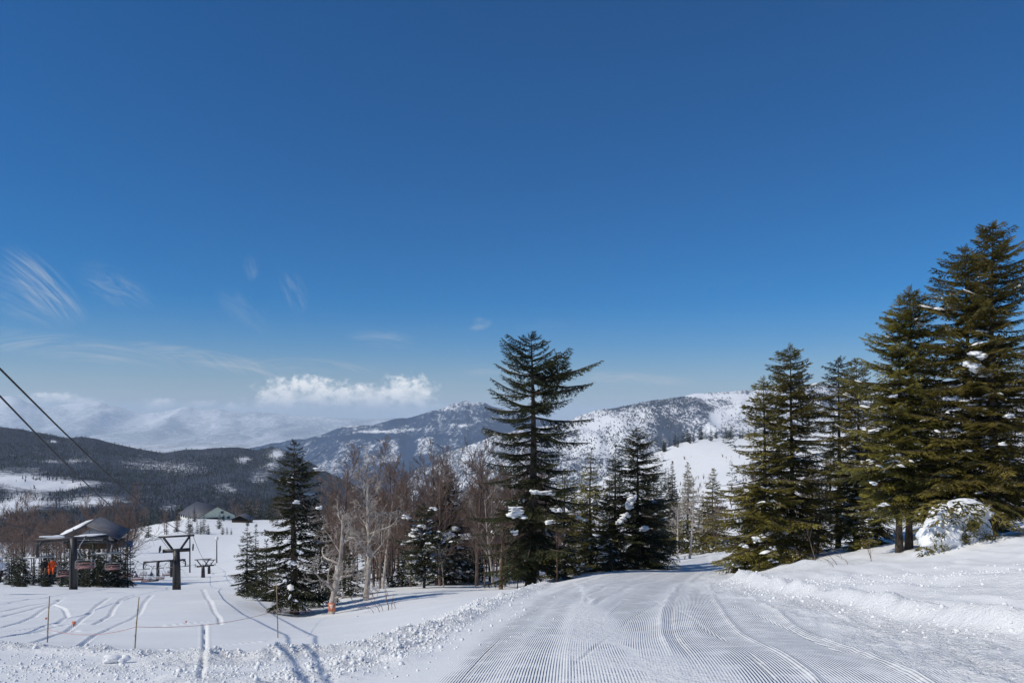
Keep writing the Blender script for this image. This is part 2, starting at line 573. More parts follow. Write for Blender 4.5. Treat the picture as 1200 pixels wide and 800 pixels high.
for px, lst in ANCH.items():
    a = math.atan((px - CX) / F)
    for row, d in lst:
        r = d / math.cos(a)
        pts.append((a, math.log(r), (row - HZ) / F * d / r))
for a in np.radians([-52, -35, -18, 0, 18, 35, 52]):
    for r in (1.0, 2.0, 3.6):
        pts.append((a, math.log(r), (1.72 + 0.06 * r) / r))
pts = np.array(pts)
KA = 2.2


def tps_phi(d2):
    return 0.5 * d2 * np.log(d2 + 1e-12)


_P = np.c_[pts[:, 0] * KA, pts[:, 1]]
_n = len(_P)
_d2 = ((_P[:, None] - _P[None]) ** 2).sum(-1)
_A = np.zeros((_n + 3, _n + 3))
_A[:_n, :_n] = tps_phi(_d2) + 2e-4 * np.eye(_n)
_A[:_n, _n] = 1
_A[:_n, _n + 1:] = _P
_A[_n:, :_n] = _A[:_n, _n:].T
_w = np.linalg.solve(_A, np.r_[pts[:, 2], 0, 0, 0])
AZ_MAX = math.atan((1520 - CX) / F)
AZ_MIN = math.atan((-320 - CX) / F)


def gz0(x, y):
    """smooth ground height"""
    x, y = np.atleast_1d(np.asarray(x, float)), np.atleast_1d(np.asarray(y, float))
    r = np.sqrt(x * x + y * y) + 1e-6
    az = np.arctan2(x, y)
    azc = np.clip(az, AZ_MIN, AZ_MAX)
    lr = np.log(np.clip(r, 1.0, 1300))
    out = np.zeros(len(x))
    for i in range(0, len(x), 20000):
        q = np.c_[azc[i:i + 20000] * KA, lr[i:i + 20000]]
        d2 = ((q[:, None, :] - _P[None]) ** 2).sum(-1)
        out[i:i + 20000] = tps_phi(d2) @ _w[:_n] + _w[_n] + q @ _w[_n + 1:]
    over = np.abs(az) - np.where(az > 0, AZ_MAX, -AZ_MIN)
    k = np.clip(over / 1.2, 0, 1)
    k = k * k * (3 - 2 * k)
    s = out * (1 - k) + k * (1.72 / np.maximum(r, 1.0) - 0.05 * np.clip(r / 50, 0, 1))
    return -s * np.maximum(r, 1e-3)


def hit(px, row, dmin=3.0, dmax=900.0):
    """first ground point seen at a photo column and row -> (x, y)"""
    d = np.exp(np.linspace(math.log(dmin), math.log(dmax), 700))
    x = (px - CX) / F * d
    f = -gz0(x, d) / d - (row - HZ) / F
    idx = np.where((f[:-1] > 0) & (f[1:] <= 0))[0]
    if not len(idx):
        k = int(np.argmin(np.abs(f)))
    else:
        k = idx[0]
    return (x[k], d[k])


def line_xy(pl):
    return np.array([hit(*p) for p in pl])


def resample(P, n=60):
    s = np.r_[0, np.cumsum(np.linalg.norm(np.diff(P, axis=0), axis=1))]
    # smooth through the points with Catmull-like cubic on a dense parameter
    u = np.linspace(0, s[-1], n)
    Q = np.c_[np.interp(u, s, P[:, 0]), np.interp(u, s, P[:, 1])]
    for _ in range(4):
        Q[1:-1] = 0.25 * Q[:-2] + 0.5 * Q[1:-1] + 0.25 * Q[2:]
    return Q


def sdist(P, x, y):
    """signed distance to a polyline (left of travel negative), and the parameter along it"""
    best = np.full(len(x), 1e9)
    sg = np.zeros(len(x))
    al = np.zeros(len(x))
    L = 0
    for k in range(len(P) - 1):
        ax, ay = P[k]
        bx, by = P[k + 1]
        dx, dy = bx - ax, by - ay
        l2 = dx * dx + dy * dy + 1e-12
        t0 = ((x - ax) * dx + (y - ay) * dy) / l2
        lo = -1e6 if k == 0 else 0
        hi = 1e6 if k == len(P) - 2 else 1
        t1 = np.clip(t0, lo, hi)
        ex, ey = x - ax - t1 * dx, y - ay - t1 * dy
        d2 = ex * ex + ey * ey
        m = d2 < best
        best = np.where(m, d2, best)
        sg = np.where(m, np.sign(dy * ex - dx * ey), sg)
        al = np.where(m, L + t1 * math.sqrt(l2), al)
        L += math.sqrt(l2)
    return np.sqrt(best) * np.where(sg == 0, 1, sg), al


def sstep(v, a, b):
    t = np.clip((v - a) / (b - a), 0, 1)
    return t * t * (3 - 2 * t)


LEFT_EDGE = resample(line_xy([(500, 800), (535, 765), (575, 728), (612, 703), (655, 685), (705, 672), (745, 667)]))
GUIDE = resample(line_xy([(960, 800), (860, 750), (800, 712), (775, 693), (772, 680), (800, 669), (840, 660)]))
GUIDE_L = resample(line_xy([(585, 800), (612, 768), (645, 738), (690, 706), (738, 684), (800, 668), (840, 660)]))
TONGUE = resample(line_xy([(690, 704), (697, 720), (712, 742), (742, 770), (790, 805)]))
CORD_R = resample(line_xy([(1165, 800), (1020, 752), (915, 716), (850, 694), (820, 684), (822, 676), (852, 669)]))
LIP = resample(line_xy([(1200, 747), (1120, 738), (1040, 722), (960, 704), (905, 693), (872, 685), (858, 678)]))[::-1]
BERM = resample(line_xy([(-60, 757), (0, 760), (90, 764), (180, 769), (270, 773), (350, 772), (420, 765), (480, 748), (540, 724), (590, 703), (640, 684), (690, 670)]), 90)
BERM2 = resample(line_xy([(330, 800), (400, 786), (460, 764), (520, 733), (570, 708)]), 50)
TRACKS = [[(0, 716), (40, 708), (75, 702)], [(0, 722), (30, 715), (62, 706)], [(0, 734), (30, 727), (52, 713), (70, 703)], [(0, 746), (60, 735), (105, 728), (150, 722)],
          [(88, 762), (105, 745), (130, 734), (155, 727), (165, 715), (170, 704), (178, 697)], [(38, 752), (85, 735), (100, 722), (115, 708), (128, 700)],
          [(110, 732), (128, 722), (133, 712), (143, 701), (160, 696)], [(237, 690), (250, 714), (257, 722), (258, 731)], [(240, 731), (240, 750), (239, 772), (235, 796)],
          [(0, 706), (40, 702), (75, 699)], [(30, 741), (100, 737), (190, 733), (240, 729)], [(0, 739), (60, 733), (100, 731)], [(60, 707), (75, 712), (80, 722), (66, 730)],
          [(165, 762), (230, 757), (310, 750), (400, 744)], [(0, 790), (30, 786), (75, 783)], [(0, 780), (40, 783), (80, 782)]]
TRACKS += [[(655, 800), (690, 762), (735, 728), (775, 703), (800, 690)], [(905, 792), (860, 752), (800, 716), (745, 694), (715, 684)], [(1010, 776), (930, 737), (850, 707), (800, 694)], [(1180, 790), (1080, 752), (980, 722), (900, 701)], [(1200, 768), (1090, 742), (1000, 722), (930, 706)], [(540, 800), (580, 752), (625, 715), (680, 690)]]
TRACK_XY = [resample(line_xy(t), 36) for t in TRACKS]


def detail(x, y):
    """small relief on the snow and the masks used by its material"""
    n = len(x)
    r = np.sqrt(x * x + y * y)
    z = np.zeros(n)
    near = (r < 130) & (y > 1.0)
    lane = np.zeros(n)
    groom = np.zeros(n)
    rough = np.zeros(n)
    z += 0.05 * fbm(x * 0.35, y * 0.35, 3, 5) * sstep(r, 4, 12)
    z += np.where(r > 60, 0.35 * fbm(x * 0.06, y * 0.06, 3, 8) * sstep(r, 60, 140), 0)
    xs, ys = x[near], y[near]
    rs = r[near]
    le, _ = sdist(LEFT_EDGE, xs, ys)
    ln, al = sdist(GUIDE, xs, ys)
    lnl, all_ = sdist(GUIDE_L, xs, ys)
    tg, ta = sdist(TONGUE, xs, ys)
    ln = np.where(tg < 0.05 * np.sin(ta * 3.1), lnl + 0.011, ln)
    cr, _ = sdist(CORD_R, xs, ys)
    lp, la = sdist(LIP, xs, ys)
    lp = -lp                                   # positive up the bank, negative on the piste side
    wn = fbm(xs * 0.5, ys * 0.5, 3, 21)
    on = sstep(le + 0.25 * wn, -0.1, 0.25)
    piste = on * sstep(-lp, -0.1, 0.3) * sstep(ys, 130, 90)
    cord = piste * sstep(-(cr + 0.5 * wn), -0.15, 0.45)
    rg = piste * (1 - sstep(-(cr + 0.5 * wn), -0.3, 0.6))
    # the two swaths that a turning machine and skiers rubbed smooth
    sw = np.exp(-((tg - 0.12) / (0.26 + 0.05 * np.clip(ta, 0, 12))) ** 4) * sstep(ta, -1.0, 1.0) * (0.4 + 0.6 * sstep(fbm(xs * 0.7, ys * 0.7, 3, 33), -0.35, 0.15))
    groom_n = cord * (1 - 0.95 * sw) * sstep(np.abs(tg - 0.05 * np.sin(ta * 3.1)), 0.03, 0.10)
    z_n = np.zeros(len(xs))
    for off, hgt, wd in ((-0.62, 0.03, 0.05), (-0.5, -0.03, 0.06), (0.02, 0.035, 0.05), (0.16, -0.03, 0.05), (0.62, 0.02, 0.05), (1.5, 0.03, 0.07), (1.65, -0.022, 0.06), (2.5, 0.025, 0.06), (3.3, 0.035, 0.09), (4.2, 0.03, 0.08), (-1.2, 0.02, 0.05), (-1.9, 0.025, 0.06), (5.0, 0.03, 0.08)):
        wd = wd * 0.6
        wobble = 0.05 * fbm(al * 0.5 + off * 7, al * 0 + off, 2, 3)
        z_n += hgt * np.exp(-((ln - off + wobble) / wd) ** 2) * piste * (1 - sw) * (0.35 + 0.65 * sstep(fbm(al * 0.6 + off, ln * 0 + off, 2, 4), -0.5, 0.2))
    rough_n = rg * (0.45 + 0.55 * sstep(fbm(xs * 0.8, ys * 0.8, 3, 41), -0.3, 0.3))
    z_n += rg * (0.040 * fbm(xs * 5.5, ys * 5.5, 3, 12) + 0.02 * fbm(ln * 3, al * 0.4, 2, 13))
    rough_n += 0.5 * sw * piste
    # lip at the foot of the bank, scraped streaks and lumps on it
    lipn = 0.65 + 0.6 * fbm(la * 0.8, la * 0, 2, 51)
    bank = sstep(lp, -0.05, 0.3) * (1 - sstep(lp, 9, 14))
    z_n += 0.16 * sstep(lp, -0.12, 0.28) * (1 - sstep(lp, 2, 6)) * sstep(la, -2, 1)
    lipn = lipn + .55 * fbm(xs * 2.4, ys * 2.4, 4, 57)
    z_n += 0.19 * lipn * np.exp(-((lp - 0.25) / 0.32) ** 2) * sstep(la, -2, 1)
    z_n += bank * (0.11 * fbm(lp * 1.6 + 0.3 * fbm(xs * 0.6, ys * 0.6, 2, 61), la * 0.16, 3, 62) + 0.05 * fbm(xs * 1.1, ys * 1.1, 3, 63))
    z_n += bank * 0.10 * np.exp(-((lp - 2.6 - 0.3 * np.sin(la * 0.5)) / 0.3) ** 2)
    bm = sstep(fbm(lp * 0.8, la * 0.22, 3, 64), -0.1, 0.4)
    rough_n += bank * (0.12 + 0.55 * bm) * (1 - sstep(lp, 3.5, 6)) + .5 * np.exp(-((lp - .1) / .6) ** 2)
    # ploughed berm along the left of the piste
    bd, ba = sdist(BERM, xs, ys)
    bd2, _ = sdist(BERM2, xs, ys)
    off_p = 1 - on
    k1 = np.exp(-(bd / 0.42) ** 2)
    k2 = np.exp(-(bd2 / 0.55) ** 2)
    z_n += off_p * (k1 * (0.10 + 0.16 * np.clip(fbm(xs * 2.2, ys * 2.2, 4, 71), -0.3, 1)) + k2 * 0.13 * np.clip(fbm(xs * 2.6, ys * 2.6, 4, 72) + 0.25, 0, 1))
    spill = np.exp(-(np.clip(bd, -9, 0) / 0.9) ** 2) * (bd < 0.5)
    rough_n += off_p * np.clip(1.0 * k1 + 0.9 * k2 + 0.35 * np.exp(-(bd / 1.0) ** 2), 0, 1) * 0.9
    # foreground between berm and camera, lightly churned in places
    fg = off_p * sstep(-bd if False else (rs < 11.5).astype(float) * sstep(11.5 - rs, 0, 1.5), 0, 1)
    ch = fg * sstep(fbm(xs * 0.55, ys * 0.55, 3, 81), -0.05, 0.35)
    z_n += ch * 0.06 * fbm(xs * 3.2, ys * 3.2, 4, 82)
    rough_n += 0.65 * ch
    # ski tracks cut into the untouched field
    for kt, P in enumerate(TRACK_XY):
        ski = 0.30 if kt >= len(TRACK_XY) - 6 else 1.0
        lo, hi = P.min(0) - 1.0, P.max(0) + 1.0
        m = (xs > lo[0]) & (xs < hi[0]) & (ys > lo[1]) & (ys < hi[1])
        if not m.any():
            continue
        sdm, am = sdist(P, xs[m], ys[m])
        inside = (am > -0.1) & (am < np.linalg.norm(np.diff(P, axis=0), axis=1).sum() + 0.1)
        w = (0.020 + 0.0011 * rs[m]) * (1 if ski == 1 else .7)
        q = np.abs(sdm) / w
        z_n[m] += np.where(inside, (-0.05 - 0.0010 * rs[m]) * np.exp(-q ** 2 * 1.2) + 0.012 * np.exp(-((q - 1.8) / 0.6) ** 2), 0) * (0.6 + 0.4 * vnoise(am * 0.9, am * 0)) * ski * (1 if ski == 1 else sstep(vnoise(am * .5 + kt, am * 0), .25, .6))
    mx_, my_ = (1120 - CX) / F * 22.5, 22.5
    z_n += 0.28 * np.exp(-(((xs - mx_) / 1.3) ** 2 + ((ys - my_) / 1.1) ** 2))
    z[near] += z_n
    lane[near] = ln
    groom[near] = groom_n
    rough[near] = np.clip(rough_n, 0, 1)
    return z, lane, groom, rough


def gz(x, y):
    x, y = np.atleast_1d(np.asarray(x, float)), np.atleast_1d(np.asarray(y, float))
    return gz0(x, y) + detail(x, y)[0]


def base(px, d):
    x = (px - CX) / F * d
    return Vector((x, d, float(gz(x, d)[0])))


def zrow(row, d):
    return -(row - HZ) / F * d


def P3(px, row, d):
    return Vector(((px - CX) / F * d, d, zrow(row, d)))


def build_ground():
    pxs = np.arange(-90, 1291, 2.2)
    az_in = np.arctan((pxs - CX) / F)
    a0, a1 = az_in[0], az_in[-1]
    out_r = a1 + (np.linspace(0, 1, 46)[1:] ** 1.3) * (math.pi - a1)
    out_l = a0 - (np.linspace(0, 1, 46)[1:-1] ** 1.3) * (math.pi + a0)
    az = np.concatenate([out_l[::-1], az_in, out_r])
    rr = np.concatenate([np.linspace(0.4, 4.2, 22)[:-1], np.exp(np.linspace(math.log(4.2), math.log(70), 330))[:-1], np.exp(np.linspace(math.log(70), math.log(1300), 100))])
    nA, nR = len(az), len(rr)
    X = (rr[:, None] * np.sin(az)[None]).ravel()
    Y = (rr[:, None] * np.cos(az)[None]).ravel()
    dz, lane, groom, rough = detail(X, Y)
    Z = gz0(X, Y) + dz
    # skirt that runs on down to the valley
    sk = []
    for r, z in ((1500, -330), (2000, -560)):
        sk.append(np.c_[r * np.sin(az), r * np.cos(az), np.full(nA, float(z))])
    V = np.vstack([np.c_[X, Y, Z]] + sk + [[[0, 0, float(gz0(0.01, 0.01)[0])]]])
    nR2 = nR + 2
    i = np.arange(nR2 - 1)[:, None] * nA
    j = np.arange(nA)[None]
    j2 = (j + 1) % nA
    Q = np.stack([i + j, i + nA + j, i + nA + j2, i + j2], -1).reshape(-1, 4)
    c = len(V) - 1
    T = np.stack([np.full(nA, c), np.arange(nA), (np.arange(nA) + 1) % nA], -1)
    Q = Q[:, ::-1]
    T = T[:, ::-1]
    me = mesh_np('snow_ground', V, [Q, T], snow_ground(), True)
    ex = len(V) - len(X)
    for nm, arr in (('lane', lane), ('groom', groom), ('rough', rough)):
        at = me.attributes.new(nm, 'FLOAT', 'POINT')
        at.data.foreach_set('value', np.r_[arr, np.zeros(ex)].astype(np.float32))
    o = link('snow_ground', me)
    tag(o, kind='structure')


build_ground()


# ------------------------------------------------------------------ far land
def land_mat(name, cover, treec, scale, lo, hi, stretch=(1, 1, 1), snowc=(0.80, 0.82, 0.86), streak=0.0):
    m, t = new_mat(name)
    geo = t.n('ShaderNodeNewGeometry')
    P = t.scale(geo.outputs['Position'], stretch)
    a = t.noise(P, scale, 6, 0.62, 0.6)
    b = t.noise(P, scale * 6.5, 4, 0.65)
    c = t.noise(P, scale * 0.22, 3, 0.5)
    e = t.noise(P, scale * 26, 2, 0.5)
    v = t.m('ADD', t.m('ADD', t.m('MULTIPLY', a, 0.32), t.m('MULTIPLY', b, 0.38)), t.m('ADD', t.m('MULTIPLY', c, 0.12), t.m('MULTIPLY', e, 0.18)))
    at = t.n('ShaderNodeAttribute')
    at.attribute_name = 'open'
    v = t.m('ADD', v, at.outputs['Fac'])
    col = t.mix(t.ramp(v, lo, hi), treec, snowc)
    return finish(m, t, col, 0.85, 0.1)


def hill(name, sky, D, Drow, mat, px0, px1, step, rows, gully=0.0, gs=1.0, open_fn=None, back=0.35, seed=1, zfloor=-560, crest_n=0.0):
    """a hill: sky = [(photo column, skyline row)], D = crest distance, Drow = [(share of crest distance, share of drop)]"""
    pxs = np.arange(px0, px1 + 1, step, dtype=float)
    sk = np.interp(pxs, [p[0] for p in sky], [p[1] for p in sky])
    sk = sk + crest_n * fbm(pxs * 0.05, pxs * 0, 4, seed)
    fr = np.array([d[0] for d in Drow])
    dr = np.array([d[1] for d in Drow])
    t = np.linspace(0, 1, rows)
    tt = np.interp(t, np.linspace(0, 1, len(fr)), fr)
    ww = np.interp(t, np.linspace(0, 1, len(fr)), dr)
    # smooth the profile
    for _ in range(6):
        ww[1:-1] = (ww[:-2] + 2 * ww[1:-1] + ww[2:]) / 4
    baserow = Drow[0][2] if len(Drow[0]) > 2 else 640
    Dm = D * tt[:, None] * (1 + 0 * pxs[None])
    rowm = sk[None] + (baserow - sk[None]) * ww[:, None]
    Z = -(rowm - HZ) / F * Dm
    X = (pxs[None] - CX) / F * Dm
    env = np.sin(np.clip(t, 0, 1) * math.pi)[:, None] ** 0.7
    if gully:
        g = fbm(X / (gs * 1.0) + 0.6 * fbm(X / gs / 2, Dm / gs / 2, 2, seed + 9), Dm / (gs * 3.2), 4, seed)
        rid = 1 - 2 * np.abs(g)
        Z = Z + gully * env * (rid - 0.5)
    op = np.zeros_like(Z) if open_fn is None else open_fn(np.broadcast_to(pxs[None], Z.shape), rowm)
    # back side
    nb = 6
    for k in range(1, nb + 1):
        f = k / nb
        Db = D * (1 + back * f)
        zc = Z[rows - 1]
        X = np.vstack([X, (pxs / F - CX / F)[None] * Db])
        Dm = np.vstack([Dm, np.full((1, len(pxs)), Db)])
        Z = np.vstack([Z, (zc + (zfloor - zc) * f ** 1.3)[None]])
        op = np.vstack([op, np.zeros((1, len(pxs)))])
    nR, nC = Z.shape
    V = np.c_[X.ravel(), Dm.ravel(), Z.ravel()]
    i = np.arange(nR - 1)[:, None] * nC
    j = np.arange(nC - 1)[None]
    Q = np.stack([i + j, i + j + 1, i + nC + j + 1, i + nC + j], -1).reshape(-1, 4)
    me = mesh_np(name, V, [Q], mat, True)
    at = me.attributes.new('open', 'FLOAT', 'POINT')
    at.data.foreach_set('value', op.ravel().astype(np.float32))
    o = link(name, me)
    tag(o, kind='structure')
    return X[:rows], Dm[:rows], Z[:rows], op[:rows]


def gauss(px, row, lst):
    s = 0
    for cx, cy, rx, ry, a in lst:
        s = s + a * np.exp(-((px - cx) / rx) ** 2 - ((row - cy) / ry) ** 2)
    return s


# the flat valley floor, one sheet out past the horizon
def build_plain():
    m = land_mat('valley floor', 0.5, (0.26, 0.29, 0.33), 0.0011, 0.42, 0.58, (1, 0.30, 1))
    rr = np.array([0.01, 500, 1500, 4000, 9000, 18000, 30000, 62000.0])
    az = np.linspace(-math.pi, math.pi, 97)[:-1]
    V = np.vstack([np.c_[r * np.sin(az), r * np.cos(az), np.full(96, -545.0)] for r in rr])
    i = np.arange(len(rr) - 1)[:, None] * 96
    j = np.arange(96)[None]
    j2 = (j + 1) % 96
    Q = np.stack([i + j, i + j2, i + 96 + j2, i + 96 + j], -1).reshape(-1, 4)
    tag(link('valley_floor', mesh_np('valley_floor', V, [Q], m)), kind='structure')


build_plain()

LEFT_SKY = [(-420, 470), (-150, 490), (0, 500), (20, 502), (42, 506), (62, 510), (80, 513), (96, 511), (112, 513), (135, 520), (160, 525), (190, 531), (212, 527), (245, 525), (275, 524), (300, 527), (318, 524), (335, 527), (360, 540), (390, 556), (430, 575), (470, 600)]


def left_open(px, row):
    return gauss(px, row, [(10, 563, 45, 9, .34), (70, 570, 45, 6, .26), (30, 588, 26, 9, .30), (110, 590, 40, 6, .22), (0, 600, 20, 12, .3), (165, 545, 34, 10, .10), (215, 548, 30, 8, .12),
                           (285, 538, 10, 5, .25), (325, 532, 9, 6, .28), (318, 545, 10, 8, .16), (302, 560, 12, 8, .14), (265, 574, 20, 5, .14), (62, 517, 5, 2, .25), (205, 597, 14, 4, .3), (60, 540, 12, 3, .12), (90, 541, 20, 4, .12)]) - 0.03


LX = hill('left_ridge', LEFT_SKY, 2300, [(0.2, 1.0, 640), (0.36, .80), (0.52, .56), (0.75, .30), (1.0, 0.0)],
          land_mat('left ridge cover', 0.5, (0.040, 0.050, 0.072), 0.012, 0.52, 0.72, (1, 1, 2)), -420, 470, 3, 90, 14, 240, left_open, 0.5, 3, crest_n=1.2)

MID_SKY = [(280, 590), (380, 580), (430, 566), (470, 550), (520, 532), (560, 516), (600, 505), (650, 496), (700, 488), (760, 480)]
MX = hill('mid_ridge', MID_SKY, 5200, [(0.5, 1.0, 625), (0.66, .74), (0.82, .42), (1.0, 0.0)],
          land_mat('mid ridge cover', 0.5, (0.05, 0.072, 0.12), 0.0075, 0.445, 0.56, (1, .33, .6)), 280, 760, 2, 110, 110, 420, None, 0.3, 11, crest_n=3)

VOLC_SKY = [(150, 540), (250, 530), (300, 524), (340, 517), (370, 510), (392, 503), (402, 500), (430, 498), (452, 494), (470, 490), (490, 486), (505, 481), (520, 478), (530, 473), (540, 471), (546, 469), (552, 472), (566, 472), (585, 479), (610, 486), (650, 493), (720, 500), (850, 510)]


def volc_open(px, row):
    return 0.6 * gauss(px, row, [(440, 507, 22, 1.8, .30), (480, 504, 16, 1.8, .18), (405, 499, 14, 2, .14), (525, 478, 14, 5, .17), (545, 472, 16, 4, .15), (500, 490, 26, 2, .10), (540, 498, 14, 1.8, .2), (380, 511, 12, 1.6, .14), (570, 490, 20, 3, .10),
                           (430, 530, 6, 14, .10), (462, 527, 7, 14, .12), (500, 524, 8, 12, .12), (400, 530, 5, 12, .09), (530, 520, 10, 8, .06), (350, 545, 20, 5, .06), (390, 552, 24, 5, .08), (460, 540, 30, 3, .12)]) - gauss(px, row, [(445, 514, 60, 2.5, .16), (478, 528, 7, 14, .2), (450, 490, 60, 6, .08)]) * 1.0


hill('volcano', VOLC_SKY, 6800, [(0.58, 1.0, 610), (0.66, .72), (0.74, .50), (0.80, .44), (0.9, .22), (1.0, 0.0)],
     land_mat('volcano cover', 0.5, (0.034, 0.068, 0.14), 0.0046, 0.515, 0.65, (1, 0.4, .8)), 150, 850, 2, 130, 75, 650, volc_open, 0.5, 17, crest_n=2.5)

RIGHT_SKY = [(610, 520), (650, 500), (680, 486), (700, 481), (730, 476), (760, 470), (800, 464), (815, 461), (840, 460), (870, 457), (900, 456), (1000, 450), (1100, 446), (1200, 444), (1400, 446), (1700, 470)]


def right_open(px, row):
    return gauss(px, row, [(838, 492, 5, 11, .24), (832, 506, 8, 6, .12), (850, 464, 40, 3, .10), (700, 495, 30, 9, .12), (690, 515, 20, 10, .1), (865, 480, 20, 20, .08), (815, 463, 12, 2, .2)]) - gauss(px, row, [(750, 474, 60, 3, .07), (720, 478, 25, 3, .06), (785, 500, 14, 16, .07), (795, 512, 10, 10, .06), (800, 466, 20, 2, .06)])


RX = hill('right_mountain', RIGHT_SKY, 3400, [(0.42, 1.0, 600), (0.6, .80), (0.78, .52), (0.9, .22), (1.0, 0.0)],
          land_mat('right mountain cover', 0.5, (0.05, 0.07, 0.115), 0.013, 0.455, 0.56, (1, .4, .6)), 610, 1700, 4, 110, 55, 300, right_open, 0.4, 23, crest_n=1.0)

FAR_SKY = [(-700, 480), (-200, 474), (-60, 466), (0, 466), (14, 463), (30, 470), (52, 477), (76, 474), (96, 471), (116, 470), (126, 473), (150, 480), (172, 484), (190, 482), (210, 478), (222, 477), (236, 481), (258, 479), (280, 484), (300, 482), (340, 487), (420, 490), (700, 492), (1700, 488)]


def far_open(px, row):
    return gauss(px, row, [(10, 468, 14, 5, .2), (88, 475, 10, 5, .2), (112, 472, 10, 3, .15), (165, 489, 40, 4, .12), (230, 484, 40, 6, .1)])


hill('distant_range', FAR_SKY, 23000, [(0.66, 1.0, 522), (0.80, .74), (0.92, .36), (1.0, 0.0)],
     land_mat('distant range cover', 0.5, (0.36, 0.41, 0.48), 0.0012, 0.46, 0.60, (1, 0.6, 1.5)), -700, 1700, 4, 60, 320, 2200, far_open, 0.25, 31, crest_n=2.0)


# ------------------------------------------------------------------ far woods: nobody could count these trees
def spire(rng, sides=5, layers=2):
    V, T = [], []
    for k in range(layers):
        z0, z1 = 0.12 + 0.42 * k, 0.66 + 0.34 * k
        r = (0.24 - 0.09 * k)
        n = len(V)
        for s in range(sides):
            a = 2 * math.pi * s / sides + rng.uniform(-.3, .3)
            rj = r * rng.uniform(.6, 1.3)
            V.append((rj * math.cos(a), rj * math.sin(a), z0 + rng.uniform(-.07, .07)))
        V.append((0, 0, z1))
        T += [[n + s, n + (s + 1) % sides, n + sides] for s in range(sides)]
    return np.array(V), np.array(T)


def broom(rng, k=8):
    V, T = [], []
    for _ in range(k):
        a = rng.uniform(0, 6.28)
        z0 = rng.uniform(0.0, .35)
        L = rng.uniform(.10, .28)
        w = rng.uniform(.02, .05)
        top = (L * math.cos(a), L * math.sin(a), rng.uniform(.65, 1.0))
        b = rng.uniform(0, 6.28)
        n = len(V)
        V += [(w * math.cos(b), w * math.sin(b), z0), (-w * math.cos(b), -w * math.sin(b), z0), top]
        T += [[n, n + 1, n + 2]]
    return np.array(V), np.array(T)


def scatter(name, label, pos, hgt, temps, mat, rng):
    Vs, Ts, n = [], [], 0
    which = rng.integers(0, len(temps), len(pos))
    for k, (V, T) in enumerate(temps):
        sel = np.where(which == k)[0]
        if not len(sel):
            continue
        a = rng.uniform(0, 6.28, len(sel))
        h = hgt[sel]
        wd = h * rng.uniform(.75, 1.25, len(sel))
        c, s = np.cos(a), np.sin(a)
        X = (V[None, :, 0] * c[:, None] - V[None, :, 1] * s[:, None]) * wd[:, None] + pos[sel, 0:1]
        Y = (V[None, :, 0] * s[:, None] + V[None, :, 1] * c[:, None]) * wd[:, None] + pos[sel, 1:2]
        Z = V[None, :, 2] * h[:, None] + pos[sel, 2:3]
        Vs.append(np.stack([X, Y, Z], -1).reshape(-1, 3))
        off = n + np.arange(len(sel))[:, None, None] * len(V)
        Ts.append((T[None] + off).reshape(-1, 3))
        n += len(sel) * len(V)
    me = mesh_np(name, np.concatenate(Vs), [np.concatenate(Ts)], mat)
    tag(link(name, me), label, kind='stuff')


def on_grid(G, rng, n, dens):
    X, Y, Z, O = G
    nr, nc = X.shape
    # choose cells by plan area times the wanted density
    area = np.abs((X[:-1, 1:] - X[:-1, :-1]) * (Y[1:, :-1] - Y[:-1, :-1]))
    w = area * dens(X[:-1, :-1], Y[:-1, :-1], O[:-1, :-1])
    w = (w / w.sum()).ravel()
    idx = rng.choice(len(w), n, p=w)
    i, j = idx // (nc - 1), idx % (nc - 1)
    u, v = rng.uniform(0, 1, n), rng.uniform(0, 1, n)

    def lerp(A):
        return (A[i, j] * (1 - u) + A[i, j + 1] * u) * (1 - v) + (A[i + 1, j] * (1 - u) + A[i + 1, j + 1] * u) * v
    return np.c_[lerp(X), lerp(Y), lerp(Z) - 0.3]


rg = np.random.default_rng(5)
SP = [spire(rg) for _ in range(5)]
SP1 = [spire(rg, 4, 1) for _ in range(5)]
BR = [broom(rg, 9) for _ in range(5)]
M['far_wood'] = simple('far bare wood', (0.054, 0.056, 0.069), 0.9, var=0.35, sc=0.02)
M['far_fir'] = simple('far firs', (0.028, 0.040, 0.046), 0.8, var=0.35, sc=0.02)


def dl(x, y, o):
    c = fbm(x / 160, y / 160, 4, 77)
    return np.clip(0.75 + 1.1 * c - 5.0 * np.clip(o, 0, 1), 0.0, 2) * (0.25 + (1500 / y) ** 0.6)


def dl2(x, y, o):
    c = fbm(x / 120, y / 120, 4, 99)
    return np.clip(0.35 - 1.4 * c - 2.4 * np.clip(o, 0, 1) + 0.10, 0.02, 2) * (0.25 + (1500 / y) ** 0.6)


def inview(fn, lo=-60, hi=1260):
    def g(x, y, o):
        px = CX + F * x / y
        return fn(x, y, o) * ((px > lo) & (px < hi))
    return g


p = on_grid(LX, rg, 20000, inview(dl))
scatter('ridge_bare_wood', 'leafless grey brown wood covering the low ridge on the left', p, rg.uniform(5, 8.5, len(p)), BR, M['far_wood'], rg)
p = on_grid(LX, rg, 2800, inview(dl2))
scatter('ridge_fir_wood', 'dark fir wood in patches on the low ridge on the left', p, rg.uniform(5, 9, len(p)), SP, M['far_fir'], rg)
p = on_grid(RX, rg, 11000, inview(lambda x, y, o: np.clip(0.6 + 1.4 * fbm(x / 200, y / 200, 4, 55) - 4 * o, 0.03, 2), 600, 1260))
scatter('mountain_fir_wood', 'dark stunted firs speckling the snowy mountain beyond the big fir', p, rg.uniform(6, 13, len(p)), SP1, M['far_fir'], rg)
p = on_grid(MX, rg, 12000, inview(lambda x, y, o: np.clip(0.6 + 1.5 * fbm(x / 300, y / 300, 4, 66), 0.03, 2), 300, 720))
scatter('valley_side_wood', 'dark trees speckling the snowy ridge before the volcano', p, rg.uniform(9, 16, len(p)), SP1, M['far_fir'], rg)


